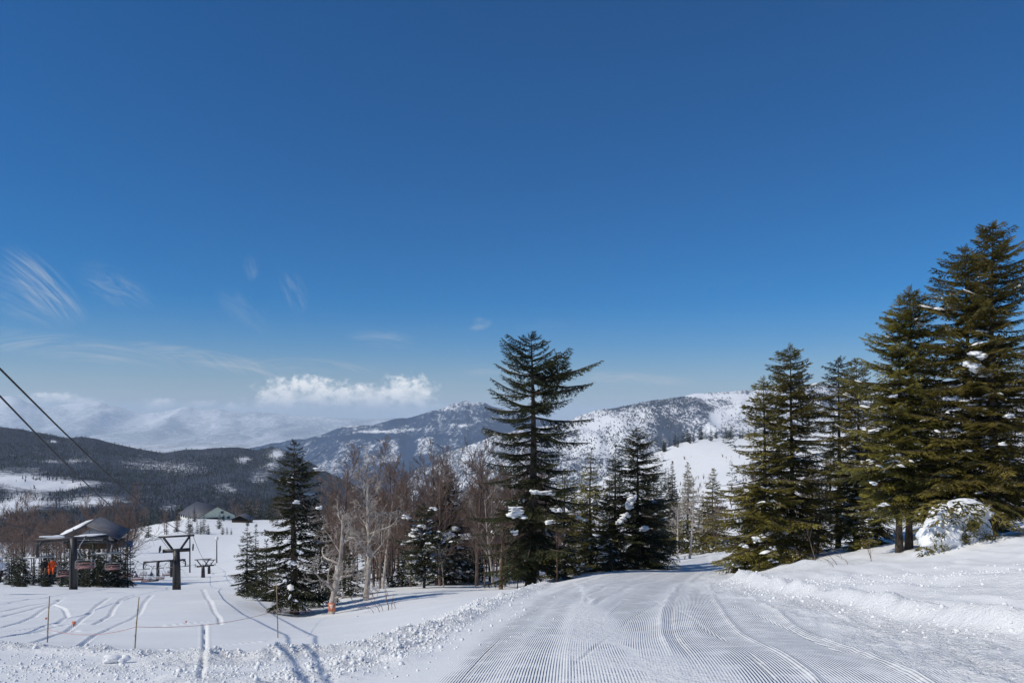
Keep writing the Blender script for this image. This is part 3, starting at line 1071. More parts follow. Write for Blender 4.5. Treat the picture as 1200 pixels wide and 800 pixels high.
# ------------------------------------------------------------------ conifers
DENS = 1.55


def branch_template(rng, Lref, tuft):
    """one flat fir branch of unit length along +X made of many needle tufts"""
    V = []
    size = tuft / Lref
    step = size * 0.44
    n = max(5, int(0.92 / step))
    for i in range(n):
        t = 0.10 + 0.9 * (i + rng.uniform(0, .8)) / n
        for side in (-1, 1):
            L = (0.38 * (1 - t) ** 0.85 + size * 0.7) * rng.uniform(.65, 1.1)
            if t < 0.3:
                L *= 0.45 + 1.8 * t
            ang = R(rng.uniform(42, 68)) * side
            d = np.array([math.cos(ang), math.sin(ang), rng.uniform(-.22, .06)])
            m = max(1, int(L / (size * 0.42)))
            for k in range(m):
                f = (k + rng.uniform(.1, .9)) / m
                b = np.array([t, 0, 0]) + d * L * f * 0.95
                a2 = ang + R(rng.uniform(22, 55)) * rng.choice([-1, 1]) if k < m - 1 else ang
                dd = np.array([math.cos(a2), math.sin(a2), rng.uniform(-.25, .2)])
                V.append(tuft_quad(rng, b, dd, size * rng.uniform(.75, 1.25)))
    for _ in range(3):
        V.append(tuft_quad(rng, np.array([1 - size * .5, 0, 0]), np.array([1, rng.uniform(-.3, .3), rng.uniform(-.1, .25)]), size))
    return np.stack(V)


def tuft_quad(rng, b, d, s):
    d = d / np.linalg.norm(d)
    side = np.cross(d, [0, 0, 1.0])
    side /= np.linalg.norm(side) + 1e-9
    roll = rng.uniform(-.9, .9)
    up = np.cross(side, d)
    sv = side * math.cos(roll) + up * math.sin(roll)
    w = s * rng.uniform(.12, .20)
    return np.array([b + sv * w - up * w * .2, b + d * s, b - sv * w - up * w * .2])


_rt = np.random.default_rng(11)
TEMPL = {}
for lod, tuft in (('fine', 0.115), ('near', 0.16), ('mid', 0.26), ('far', 0.50), ('deep', 0.85)):
    TEMPL[lod] = [(L, [branch_template(_rt, L, min(tuft, L * .45)) for _ in range(5)]) for L in (0.45, 0.9, 1.5, 2.3, 3.2)]


def conifer_meshes(seed, h, prof, lod='near', whorl=0.42, per=6, gaps=(), droop=0.18, up=0.35, snow=0.1, snow_big=0, trunk_r=None, lean=(0, 0), crown_base=0.06, needles='fir_dark', thin=1.0, tops=(), elev=(20, 2, -22)):
    """prof: [(share of height from the top, left reach m, right reach m)]; returns dict of meshes in local space"""
    rng = np.random.default_rng(seed)
    tr = trunk_r or h * 0.016
    ps = np.array(prof, float)
    wob = [rng.uniform(-1, 1) * 0.012 * h for _ in range(4)]

    def axis(z):
        t = z / h
        return np.array([lean[0] * t + wob[0] * math.sin(3 * t) + wob[1] * math.sin(7 * t) * .3, lean[1] * t + wob[2] * math.sin(3 * t), z])
    zs = np.linspace(-0.5, h, 16)
    trunk = MB()
    trunk.tube([axis(z) for z in zs], [max(0.012, tr * (1 - max(z, 0) / h) ** 0.85 * (1.25 if z < 0.2 else 1)) for z in zs], 8)
    limbs = MB()
    FV, nq = [], 0
    sn = MB()
    bigs = []
    stems = [(0.0, h, np.zeros(3), 1.0)]

    def do_branch(o, az, L, el, tpl=True, snowp=snow):
        nonlocal nq
        cl = TEMPL[lod]
        k = int(np.argmin([abs(math.log(c[0] / L)) for c in cl]))
        v = cl[k][1][rng.integers(5)].copy()
        x = v[:, :, 0].copy()
        v[:, :, 1] *= rng.uniform(.75, 1.1)
        bend = -droop * 0.5 * x + droop * up * 2.0 * x ** 2 - droop * 0.35 * x * np.abs(v[:, :, 1])
        v[:, :, 2] += bend - 0.25 * np.abs(v[:, :, 1])
        ca, sa, ce, se = math.cos(az), math.sin(az), math.cos(el), math.sin(el)
        X = v[:, :, 0] * ce - v[:, :, 2] * se
        Z = v[:, :, 0] * se + v[:, :, 2] * ce
        Y = v[:, :, 1]
        # do not let the flat spray lie dead level: roll it a little
        ro = rng.uniform(-.35, .35)
        Y, Z2 = Y * math.cos(ro), Z + Y * math.sin(ro)
        W_ = np.stack([(X * ca - Y * sa), (X * sa + Y * ca), Z2], -1) * L + o
        if tpl:
            FV.append(W_.reshape(-1, 3))
        xs = np.linspace(0, .96, 4)
        zb = -droop * 0.5 * xs + droop * up * 2.0 * xs ** 2
        bp = np.stack([(xs * ce - zb * se) * ca, (xs * ce - zb * se) * sa, xs * se + zb * ce], -1) * L + o
        rb = max(0.008, 0.014 * L)
        limbs.tube(bp, [rb * 1.3, rb, rb * .7, rb * .25], 3 if lod != 'near' else 4, False)
        if rng.random() < snowp * 1.1 and L > 0.25:
            for _ in range(rng.integers(1, 4)):
                f0 = rng.uniform(.15, .7)
                f1 = min(1.0, f0 + rng.uniform(.12, .42) / max(L, .6))
                nn = 5
                th = rng.uniform(.02, .055) * L ** .5
                sh = rng.uniform(-.12, .12) * L
                ww = rng.uniform(.2, .6)
                P5 = []
                for q in range(nn):
                    f = f0 + (f1 - f0) * q / (nn - 1)
                    k3 = min(f / .32, 2.999)
                    c = bp[int(k3)] + (bp[min(int(k3) + 1, 3)] - bp[int(k3)]) * (k3 - int(k3))
                    tap = math.sin(math.pi * (q + .35) / (nn - .3))
                    w_ = (L * .36 * (1 - f) ** .85 * ww + .025) * tap * rng.uniform(.6, 1.25)
                    for o5 in (-1, -.5, 0, .5, 1):
                        u = sh + o5 * w_ * rng.uniform(.8, 1.2)
                        zz = th * tap * (1 - o5 * o5) * rng.uniform(.6, 1.3) - .28 * abs(u) + .012
                        P5.append(c + np.array([-sa * u, ca * u, zz]))
                sn.add(P5, Q=[[q * 5 + r_, q * 5 + 5 + r_, q * 5 + 6 + r_, q * 5 + r_ + 1] for q in range(nn - 1) for r_ in range(4)])
            sel = rng.random(len(W_)) < .17
            if sel.any():
                dq = W_[sel]
                cq = dq.mean(1, keepdims=True)
                dq = cq + (dq - cq) * np.array([.6, .6, .35]) + np.array([0, 0, .012])
                sn.add(dq.reshape(-1, 3), T=np.arange(len(dq) * 3).reshape(-1, 3))
        return bp

    z = h * crown_base
    while z < h * 0.985:
        t = 1 - z / h
        l = np.interp(t, ps[:, 0], ps[:, 1])
        r = np.interp(t, ps[:, 0], ps[:, 2])
        dens = thin
        for g0, g1, gf in gaps:
            if g0 < t < g1:
                dens *= gf
        n = max(3, int(round(DENS * per * dens * (0.6 + 0.4 * min(1, (l + r) / 2 / 1.5)))))
        a0 = rng.uniform(0, 6.28)
        wf = rng.uniform(.74, 1.14)
        for k in range(n):
            az = a0 + 6.283 * k / n + rng.uniform(-.35, .35)
            L = l + (r - l) * (1 + math.cos(az)) / 2
            L *= wf
            L *= rng.uniform(.72, 1.12) if rng.random() < .72 else rng.uniform(.3, .6)
            if L < 0.08:
                continue
            e = np.interp(t, [0, .35, 1], elev)
            zz = z + rng.uniform(-.35, .35) * whorl * (0.4 + 0.6 * min(1, L))
            el = R(e + rng.normal(0, 7))
            do_branch(axis(min(zz, h)), az, L, el, not (t > .45 and rng.random() < .09), snow if t > .14 else snow * .15)
        sp = whorl * (0.42 + 0.58 * min(1.0, (l + r) / 2 / 1.4))
        z += sp * rng.uniform(.8, 1.2)
    # leader
    for k in range(5):
        do_branch(axis(h * (0.99 - 0.004 * k)), rng.uniform(0, 6.28), max(.18, .02 * h), R(60), snowp=0)
    for tz, taz, tl in tops:                       # a second leader that turns upwards
        o = axis(h * (1 - tz))
        tip = o + np.array([math.cos(taz) * tl[0], math.sin(taz) * tl[0], tl[1]])
        mid = o + np.array([math.cos(taz) * tl[0] * .9, math.sin(taz) * tl[0] * .9, tl[1] * .08])
        limbs.tube([o, mid, tip], [.05, .04, .012], 5, False)
        for q in np.linspace(0, 1, 8):
            c = mid + (tip - mid) * q
            for _ in range(6):
                do_branch(c, rng.uniform(0, 6.28), tl[2] * 1.45 * (1.1 - q) + .16, R(rng.uniform(-8, 30)))
    FVc = np.concatenate(FV)
    T = np.arange(len(FVc)).reshape(-1, 3)
    out = {'trunk': trunk.mesh('trunk', M['bark_fir'], True), 'crown': mesh_np('crown', FVc, [T], M[needles])}
    out['branches'] = limbs.mesh('branches', M['bark_twig'])
    if sn.n:
        out['snow_load'] = sn.mesh('snow_load', M['snow'], True)
    return out


def assemble(name, label, cat, loc, meshes, group=None, rz=0, sc=1.0):
    t = thing(name, label, cat, loc, group)
    t.rotation_euler.z = rz
    t.scale = (sc, sc, sc) if np.isscalar(sc) else sc
    for k, me in meshes.items():
        o = link(k, me, t)
        if k in ('snow_load', 'branches') or (k == 'crown' and group):
            o['kind'] = 'stuff'
    return t


WIDE = {101: 1.13, 119: 1.45, 120: 1.6, 134: 1.4, 135: 1.35, 102: 1.05, 117: 1.3, 118: 1.25, 120: 1.35, 121: 1.3, 122: 1.3, 123: 1.3, 124: 1.25}


def fir(label, px, d, top, prof_px, seed, dz=0.0, **kw):
    b = base(px, d)
    ztop = zrow(top, d)
    h = ztop - b.z
    s = d / F
    prof = [(t, l * s * WIDE.get(seed, 1.2), r * s * WIDE.get(seed, 1.2)) for t, l, r in prof_px]
    b.z -= 0.08 - dz
    big = kw.pop('clumps', [])
    group = kw.pop('group', None)
    ms = conifer_meshes(seed, h, prof, **kw)
    t = assemble('fir_tree', label, 'tree', b, ms, group)
    rng = np.random.default_rng(seed + 5)
    for (cx, cy, w_, h_, dd) in big:               # big snow lumps caught in the branches
        m = MB()
        c = P3(cx, cy, d + dd) - b
        q = w_ * s / 2
        qh = h_ * s / 2
        for _ in range(12):
            m.lump((c.x + rng.uniform(-.7, .7) * q, c.y + rng.uniform(-.4, .4) * q, c.z + rng.uniform(-.6, .6) * qh), (q * rng.uniform(.2, .6), q * rng.uniform(.2, .55), qh * rng.uniform(.15, .36)), rng, .2, 1)
        m.build('snow_clump', M['snow'], t, True)
    return t


def cone(w, wl=None, belly=0.8):
    """plain conical outline in photo pixels"""
    wl = wl or w
    return [(0, 2, 2), (.12, wl * .17, w * .17), (.3, wl * .42, w * .42), (.55, wl * .75, w * .75), (belly, wl, w), (1, wl * .85, w * .85)]


# ---- firs that stand out one by one
fir('large open crowned fir with tiered drooping branches, tallest tree beside the groomed run', 622, 42, 390,
    [(0, 4, 4), (.04, 28, 20), (.08, 42, 22), (.12, 34, 34), (.16, 46, 62), (.22, 52, 66), (.27, 58, 62), (.32, 52, 70), (.38, 50, 64), (.43, 74, 40), (.48, 40, 34), (.55, 58, 50), (.65, 60, 58), (.78, 62, 62), (.9, 56, 58), (1, 40, 40)],
    101, lod='near', whorl=0.54, per=7, droop=.32, up=.34, snow=.10, trunk_r=.34, gaps=[(.10, .30, .85), (.30, .36, .55), (.40, .52, .5)], crown_base=.10, thin=.86, elev=(26, -2, -20),
    tops=[(.19, 0.25, (1.6, 1.75, .62))],
    clumps=[(606, 603, 22, 12, -2.2), (604, 596, 16, 7, -2.4), (640, 577, 20, 6, -2), (627, 576, 13, 7, -2.2), (652, 597, 12, 6, -2.2), (584, 513, 16, 8, -.8), (606, 512, 7, 5, -1), (644, 612, 10, 8, -2), (604, 624, 9, 7, -2)])
fir('dark narrow fir with snow on a long side branch, left of the orange marked birch', 345, 33, 514,
    [(0, 3, 3), (.08, 10, 12), (.15, 16, 16), (.2, 24, 36), (.24, 24, 28), (.3, 28, 34), (.38, 32, 30), (.5, 36, 36), (.65, 44, 42), (.78, 54, 48), (.88, 56, 44), (1, 34, 30)],
    102, lod='near', whorl=.34, per=6, droop=.26, snow=.13, trunk_r=.19, crown_base=.13, thin=1.1,
    clumps=[(347, 588, 8, 6, -1), (336, 634, 9, 7, -1.3), (352, 647, 8, 6, -1.2), (374, 550, 16, 5, -.4), (374, 594, 7, 6, -.8), (334, 680, 5, 4, -1.5)])
fir('small dark bushy fir at the left edge of the trees, above the lift slope', 290, 46, 612, cone(20), 103, lod='near', whorl=.3, per=7, snow=.08, crown_base=.03)
fir('short bushy fir tucked against the left side of the narrow fir', 312, 40, 632, cone(24), 104, lod='near', whorl=.3, per=7, snow=.08, crown_base=.03)
fir('thin pale grey fir above the small bushy fir by the lift slope', 300, 70, 614, cone(9), 105, lod='mid', whorl=.4, per=5, snow=.3)
fir('dark fir half hidden behind the pale birch', 374, 37, 600, cone(30), 106, lod='near', whorl=.36, per=6, snow=.12, crown_base=.12)
fir('low dark fir with sweeping lower boughs behind the pale birch', 408, 42, 640, cone(30), 107, lod='near', whorl=.3, per=7, snow=.16, crown_base=.05)
fir('snow laden fir with bare lower trunk left of the taller snowy fir', 497, 46, 590,
    [(0, 3, 3), (.15, 14, 14), (.35, 24, 30), (.55, 32, 38), (.7, 26, 26), (.85, 22, 22), (1, 16, 16)], 108, lod='near', whorl=.36, per=6, snow=.75, crown_base=.16,
    clumps=[(477, 605, 12, 6, -.3), (495, 617, 10, 8, -.8), (487, 620, 8, 5, -.8), (508, 596, 9, 5, -.6), (474, 636, 8, 5, -.6)])
fir('taller snow laden fir standing amid the bare brown trees left of the largest fir', 526, 55, 556,
    [(0, 3, 3), (.1, 10, 10), (.3, 20, 20), (.5, 28, 28), (.7, 34, 34), (.9, 34, 34), (1, 26, 26)], 109, lod='near', whorl=.42, per=6, snow=.55, crown_base=.08,
    clumps=[(522, 628, 20, 14, -2.4), (530, 619, 12, 8, -2), (508, 630, 12, 7, -2), (544, 628, 16, 8, -1.8), (517, 582, 6, 4, -.6), (534, 589, 8, 4, -.8)])
fir('young snowy fir behind thin saplings at the foot of the largest fir', 553, 58, 634, cone(20), 110, lod='mid', whorl=.36, per=6, snow=.6, crown_base=.04)
fir('young snowy fir left of the two thin saplings', 472, 52, 640, cone(18), 131, lod='mid', whorl=.34, per=6, snow=.55, crown_base=.04)
fir('bushy olive fir just right of the largest fir trunk', 662, 47, 548, cone(36), 111, lod='near', whorl=.42, per=6, snow=.16, needles='fir_olive',
    clumps=[(668, 594, 8, 5, -2), (679, 606, 8, 5, -2), (645, 625, 10, 6, -2)])
fir('olive fir between the largest fir and the twin topped fir', 693, 49, 523, cone(34), 112, lod='near', whorl=.42, per=6, snow=.16, needles='fir_olive', clumps=[(702, 562, 7, 4, -2), (686, 609, 7, 5, -2)])
fir('left stem of the pair of dark firs with a long hanging snow clump', 722, 49, 520, cone(34), 113, lod='near', whorl=.42, per=6, snow=.15)
fir('tall dark fir with a long hanging snow clump, at the edge of the run', 746, 50, 500,
    [(0, 3, 3), (.08, 13, 14), (.16, 22, 20), (.3, 24, 26), (.45, 32, 34), (.65, 38, 42), (.85, 40, 44), (1, 30, 34)], 114, lod='near', whorl=.42, per=6, snow=.18,
    clumps=[(741, 583, 12, 12, -2.4), (738, 592, 11, 12, -2.5), (732, 604, 13, 10, -2.6), (726, 611, 9, 8, -2.6), (754, 619, 11, 9, -2.6), (736, 578, 6, 5, -2)])
fir('broad dark fir on the right flank of the tall fir with the hanging snow clump', 766, 55, 545, cone(34), 115, lod='near', whorl=.42, per=6, snow=.14)
fir('low fir skirting the edge of the groomed run below the tall firs', 715, 46, 626, cone(20), 116, lod='near', whorl=.3, per=6, snow=.25, crown_base=.03)

# the right-hand stand
RF = dict(lod='fine', needles='fir_olive', per=7, droop=.20, up=.4, snow=.22, thin=1.05)
RS = dict(lod='near', needles='fir_olive', per=7, droop=.20, up=.4, snow=.2, thin=1.0)
fir('leaning left fir of the stand on the snow bank, its low boughs touching the run', 894, 35, 440,
    [(0, 3, 3), (.1, 14, 12), (.25, 24, 20), (.45, 36, 30), (.65, 46, 40), (.85, 54, 46), (1, 40, 36)], 117, whorl=.36, crown_base=.03, **RS, clumps=[(887, 632, 10, 10, -1.8), (905, 642, 8, 8, -1.6), (873, 640, 8, 6, -1.4)])
fir('tall pointed fir at the left of the stand on the snow bank', 925, 37, 402,
    [(0, 3, 3), (.06, 16, 16), (.12, 26, 24), (.2, 32, 32), (.35, 34, 34), (.55, 42, 38), (.75, 46, 42), (.9, 46, 40), (1, 34, 30)], 118, whorl=.38, crown_base=.04, **RS, clumps=[(902, 623, 8, 7, -1.8)])
fir('slender dark fir with a bare lower trunk behind the bank', 982, 42, 417,
    [(0, 3, 3), (.06, 12, 14), (.15, 20, 20), (.3, 24, 26), (.5, 28, 28), (.7, 26, 26), (.9, 22, 22), (1, 16, 16)], 119, lod='near', needles='fir_dark', whorl=.42, per=6, droop=.2, snow=.08, thin=.8, crown_base=.08)
fir('olive fir leaning close behind the slender dark fir', 1003, 40, 420,
    [(0, 3, 3), (.08, 16, 14), (.2, 22, 20), (.4, 28, 28), (.6, 32, 34), (.85, 32, 36), (1, 24, 24)], 120, whorl=.42, crown_base=.12, **RS)
fir('left stem of the twin trunked fir in front of the bank', 1054, 26.5, 346,
    [(0, 3, 3), (.06, 16, 10), (.13, 26, 18), (.25, 40, 26), (.4, 48, 30), (.6, 52, 36), (.75, 50, 38), (.85, 44, 40), (1, 30, 30)], 121, whorl=.30, crown_base=.2, trunk_r=.13, **RF,
    clumps=[(1036, 591, 12, 5, -1.2), (1024, 566, 9, 5, -1)])
fir('right stem of the twin trunked fir in front of the bank', 1065, 26.7, 333,
    [(0, 3, 3), (.05, 10, 16), (.12, 18, 32), (.2, 20, 34), (.35, 28, 36), (.55, 36, 44), (.75, 40, 46), (.85, 40, 42), (1, 30, 30)], 122, whorl=.30, crown_base=.2, trunk_r=.13, **RF,
    clumps=[(1079, 380, 12, 9, -.5), (1075, 520, 8, 4, -1.2)])
fir('dense olive fir with a pale snow patch, left of the tallest pair on the right', 1130, 25.5, 286,
    [(0, 3, 3), (.05, 22, 18), (.1, 32, 22), (.2, 42, 34), (.32, 46, 44), (.5, 50, 50), (.7, 56, 52), (.85, 54, 50), (1, 40, 40)], 123, whorl=.28, crown_base=.16, trunk_r=.15, **RF,
    clumps=[(1146, 416, 20, 14, -1.2), (1142, 430, 22, 22, -1.2), (1158, 436, 22, 14, -1.0), (1170, 402, 8, 5, -1)])
fir('tallest fir of the stand, at the right edge of the picture', 1163, 24.5, 258,
    [(0, 3, 3), (.04, 20, 24), (.08, 26, 32), (.13, 22, 40), (.2, 26, 48), (.28, 34, 50), (.36, 30, 46), (.5, 44, 56), (.7, 54, 60), (.85, 52, 56), (1, 40, 40)], 124, whorl=.28, crown_base=.14, trunk_r=.16, gaps=[(.28, .40, .6)], **RF,
    clumps=[(1182, 488, 14, 7, -1), (1176, 520, 12, 5, -1.2)])
fir('fir at the right frame edge whose left boughs reach into view', 1228, 26, 330, cone(60), 125, whorl=.34, crown_base=.1, **RS)
fir('dark fir with a straight dark trunk behind the snow mound', 1086, 33, 420, cone(40), 126, whorl=.36, crown_base=.16, lod='near', needles='fir_dark', per=6, droop=.2, snow=.1)
fir('drooping dark fir behind and right of the snow mound', 1163, 30, 520, cone(34), 127, whorl=.34, crown_base=.02, lod='near', needles='fir_dark', per=6, droop=.3, snow=.1)
fir('olive fir filling the gap right of the slender dark fir', 1026, 38, 470, cone(30), 134, whorl=.36, crown_base=.05, **RS)
fir('short olive fir between the pointed fir and the slender dark fir', 952, 41, 540, cone(26), 135, whorl=.36, crown_base=.04, **RS)
fir('olive fir behind and between the twin trunks and the tallest pair', 1098, 32, 450, cone(36), 136, whorl=.34, crown_base=.12, **RS)
fir('low shaggy fir at the foot of the olive fir behind the bank', 1010, 36, 580, cone(22), 128, whorl=.28, crown_base=.02, lod='near', needles='fir_olive', per=6, snow=.3)
fir('frosted grey fir on the snow slope behind the small birches', 788, 98, 540, cone(15), 129, whorl=.5, lod='mid', needles='fir_dark', per=6, snow=1.0)
fir('dark fir top rising behind the small birches by the shaded run', 806, 94, 541, cone(20), 130, whorl=.5, lod='mid', needles='fir_olive', per=6, snow=.3)
fir('dark fir left of the leaning fir, behind the shaded run', 836, 84, 548, cone(26), 132, whorl=.5, lod='mid', needles='fir_olive', per=6, snow=.3)
fir('snowy fir low behind the shaded run, right of the small birches', 824, 90, 585, cone(18), 133, whorl=.5, lod='mid', needles='fir_dark', per=6, snow=.8)


# ------------------------------------------------------------------ bare trees
def bare_meshes(seed, h, r0, mat_trunk, mat_twig, levels=4, spread=0.55, first=0.25, nb=9, curl=0.18, twist=None, twigs=5, min_r=0.006, thick=(.3, .5)):
    rng = np.random.default_rng(seed)
    tk, br = MB(), MB()

    def limb(p, d, L, r, lev):
        n = 5 if lev < 2 else 4
        ptsl = [np.array(p)]
        dirs = [d]
        for k in range(n):
            d = d + rng.normal(0, curl * (0.2 if lev == 0 else 1), 3) + np.array([0, 0, 0.07 if lev > 0 else 0.03])
            d = d / np.linalg.norm(d)
            ptsl.append(ptsl[-1] + d * L / n)
            dirs.append(d)
        rad = [max(min_r * .7, r * (1 - 0.78 * k / n)) for k in range(n + 1)]
        (tk if lev == 0 else br).tube(ptsl, rad, (7 if lev == 0 else 4 if lev == 1 else 3), False)
        if lev >= levels:
            return
        m = [nb, twigs + 2, twigs, 3][min(lev, 3)]
        for k in range(m):
            f = (first if lev == 0 else .2) + (1 - (first if lev == 0 else .2)) * (k + rng.uniform(.1, .9)) / m
            q = f * n
            i = min(int(q), n - 1)
            c = ptsl[i] + (ptsl[i + 1] - ptsl[i]) * (q - i)
            a = rng.uniform(0, 6.28) if lev == 0 else rng.uniform(0, 6.28)
            dd = dirs[i + 1]
            side = np.cross(dd, [math.cos(a), math.sin(a), 0.3])
            side /= np.linalg.norm(side) + 1e-9
            sp = spread * rng.uniform(.75, 1.35)
            nd = dd * math.cos(sp) + side * math.sin(sp)
            Lc = L * (1 - f * 0.55) * rng.uniform(.42, .72) * (0.85 if lev == 0 else 1)
            limb(c, nd, Lc, max(min_r, rad[i] * rng.uniform(*thick)), lev + 1)
    limb((0, 0, -0.3), np.array([rng.uniform(-.05, .05), rng.uniform(-.05, .05), 1.0]), h * 0.92, r0, 0)
    return {'trunk': tk.mesh('trunk', mat_trunk, True), 'crown': br.mesh('crown', mat_twig)}


def bare(label, px, d, top, r0, seed, name='bare_tree', cat='tree', group=None, **kw):
    b = base(px, d)
    h = zrow(top, d) - b.z
    ms = bare_meshes(seed, h, r0, kw.pop('mt', M['bark_birch']), kw.pop('mw', M['bark_birch']), **kw)
    return assemble(name, label, cat, b, ms, group)


BT = bare('pale grey birch with an orange triangle on its trunk', 388, 31.5, 584, .17, 203, 'birch_tree', spread=1.0, first=.2, nb=13, curl=.24, twigs=5, levels=4, min_r=.009, thick=(.35, .6))
bare('tall spreading bare birch with bright branches right of the orange marked birch', 428, 37, 542, .17, 204, 'birch_tree', spread=.85, first=.30, nb=14, curl=.2, twigs=5, levels=4, mt=M['bark_birch'], min_r=.009, thick=(.35, .6))
bare('bare birch behind the spreading birch, leaning right with many fine twigs', 448, 50, 572, .12, 205, 'birch_tree', spread=.6, first=.25, nb=11, curl=.2, mw=M['twig_red'])
bare('bare young birch in the sun beside the shaded run, upright with a tan base', 808, 74, 560, .13, 206, 'birch_tree', spread=.55, first=.3, nb=11, curl=.18, mt=M['bark_birch'], min_r=.012)
bare('forked bare birch just left of the upright young birch by the shaded run', 794, 80, 580, .11, 207, 'birch_tree', spread=.6, first=.25, nb=10, curl=.2, min_r=.012)
bare('crooked bare birch behind the shaded run, half in front of dark firs', 830, 84, 575, .11, 208, 'birch_tree', spread=.65, first=.3, nb=10, curl=.22, min_r=.012)
bare('pale bare birch left of the largest fir, tallest of the slim ones', 578, 50, 570, .11, 209, 'birch_tree', spread=.5, first=.3, nb=10, curl=.15)
bare('slim bare tree with a pale stem amid brown wood left of the largest fir', 552, 62, 566, .09, 210, 'birch_tree', spread=.5, first=.35, nb=10, curl=.15)
bare('thin sapling with a pale stem before the taller snowy fir', 520, 45, 636, .05, 211, 'sapling', spread=.5, first=.4, nb=7, curl=.12, levels=3)
bare('thin sapling, left one of two straight stems near the largest fir', 557, 44, 612, .05, 212, 'sapling', spread=.4, first=.4, nb=7, curl=.1, levels=3, mt=M['bark_bare'], mw=M['bark_bare'])
bare('thin sapling, right one of two straight stems near the largest fir', 568, 44.5, 618, .05, 213, 'sapling', spread=.4, first=.4, nb=7, curl=.1, levels=3, mt=M['bark_bare'], mw=M['bark_bare'])
bare('tan barked bare tree with a stout base just left of the largest fir', 587, 41, 600, .14, 214, spread=.6, first=.3, nb=9, curl=.2, mt=M['bark_tan'], mw=M['twig_red'])
bare('straight tan stem just right of the largest fir trunk', 652, 40.5, 610, .07, 215, spread=.5, first=.5, nb=7, curl=.1, mt=M['bark_tan'], mw=M['twig_red'])
bare('slanting broken stem in the snow beside the largest fir', 606, 42, 668, .05, 216, 'sapling', spread=.4, first=.6, nb=3, levels=2, mt=M['bark_bare'], mw=M['bark_bare'])
bare('pale thin stem in front of the tall dark fir with the snow clump', 718, 45, 650, .05, 217, 'sapling', spread=.4, first=.6, nb=4, levels=2, mt=M['bark_tan'], mw=M['bark_bare'])
bare('grey bare tree rising through the gap between the bank firs', 958, 38, 545, .07, 218, spread=.5, first=.25, nb=9, curl=.15, mt=M['bark_bare'], mw=M['bark_bare'])
bare('forked bare shrub tree standing in the snow gap behind the spreading birch', 470, 56, 640, .09, 219, spread=.7, first=.1, nb=8, mt=M['bark_bare'], mw=M['bark_bare'])


def shrub(label, stems, mat, name='bare_shrub', seed=1):
    rng = np.random.default_rng(seed)
    x0 = np.mean([s[0] for s in stems])
    d0 = stems[0][2]
    b = base(x0, d0)
    t = thing(name, label, 'shrub', b)
    for (px, row, d, tpx, trow, r) in stems:
        a = base(px, d) - b
        e = P3(tpx, trow, d) - b
        m = MB()
        P_ = [np.array(a) - np.array([0, 0, .15])]
        n = 5
        for k in range(1, n + 1):
            P_.append(np.array(a) + (np.array(e) - np.array(a)) * k / n + rng.normal(0, .018, 3))
        m.tube(P_, [r * (1 - .75 * k / n) for k in range(n + 1)], 4, False)
        for k in range(5):
            f = rng.uniform(.3, .95)
            c = P_[0] + (P_[-1] - P_[0]) * f
            dv = (P_[-1] - P_[0]) * .28 + rng.normal(0, .12, 3)
            m.tube([c, c + dv * .5 + rng.normal(0, .02, 3), c + dv], [r * .45, r * .3, r * .12], 3, False)
        m.build('stem', mat, t)
    return t


shrub('bare brown shrub of a few leaning twigs poking from the snow below the birches',
      [(455, 725, 26, 452, 690, .022), (447, 727, 25.5, 428, 696, .014), (440, 727, 25.5, 424, 705, .012), (459, 724, 26, 460, 700, .012), (462, 724, 26, 463, 702, .011), (450, 726, 26, 434, 694, .012)], M['bark_tan'], seed=3)
shrub('small twig lying low in snow left of the bare brown shrub', [(418, 731, 24.5, 425, 722, .012), (419, 731, 24.5, 412, 727, .008)], M['bark_bare'], seed=4)
shrub('long bowed bare twigs sticking out of the bank below the firs',
      [(983, 661, 22.5, 962, 642, .010), (995, 660, 22.5, 975, 640, .010), (980, 662, 22, 955, 650, .009)], M['bark_tan'], seed=5)
shrub('pair of upright reddish twigs in the bank between the firs', [(1022, 652, 23, 1014, 634, .012), (1021, 652, 23, 1018, 628, .010)], M['bark_tan'], seed=6)
shrub('slanting bare sapling at the foot of the pointed fir on the bank', [(957, 646, 31, 945, 618, .03), (940, 655, 31, 932, 640, .012)], M['bark_bare'], seed=7)
shrub('bare dark twigs on the shaded snow at the right frame edge', [(1172, 618, 30, 1198, 585, .02), (1176, 620, 30, 1200, 600, .016), (1190, 622, 30, 1182, 590, .012)], M['bark_bare'], seed=8)

# fallen branch on the bank, dark stump by the shaded run
m_ = MB()
pl = [(905, 661), (925, 656), (945, 650), (962, 646)]
q = [hit(*p_) for p_ in pl]
m_.tube([(a, b, float(gz(a, b)[0]) + .05) for a, b in q], [.05, .06, .05, .03], 6)
tag(m_.build('fallen_branch', M['bark_bare'], None, True), 'fallen grey branch lying along the foot of the bank firs', 'branch')
b_ = base(867, 35)
st = thing('tree_stump', 'low dark snow dusted stump at the foot of the bank by the shaded run', 'stump', b_)
m_ = MB()
rr_ = np.random.default_rng(4)
m_.lump((0, 0, .12), (.42, .3, .26), rr_, .14, 2)
m_.build('stump', M['bark_fir'], st, True)
m_ = MB()
m_.lump((-.05, .05, .34), (.36, .28, .10), rr_, .14, 2)
m_.build('snow_cap', M['snow'], st, True)

# orange triangle on the birch
birch_xy = BT.location


def tri_flag(name, label, px, row, d, w, hgt, mat, parent=None):
    c = P3(px, row, d)
    m = MB()
    m.prism([(c.x - w / 2, c.y, c.z + hgt / 2), (c.x + w / 2, c.y, c.z + hgt / 2), (c.x, c.y - .01, c.z - hgt / 2)], (0, .012, 0))
    o = m.build(name, mat)
    tag(o, label, 'flag')
    return o


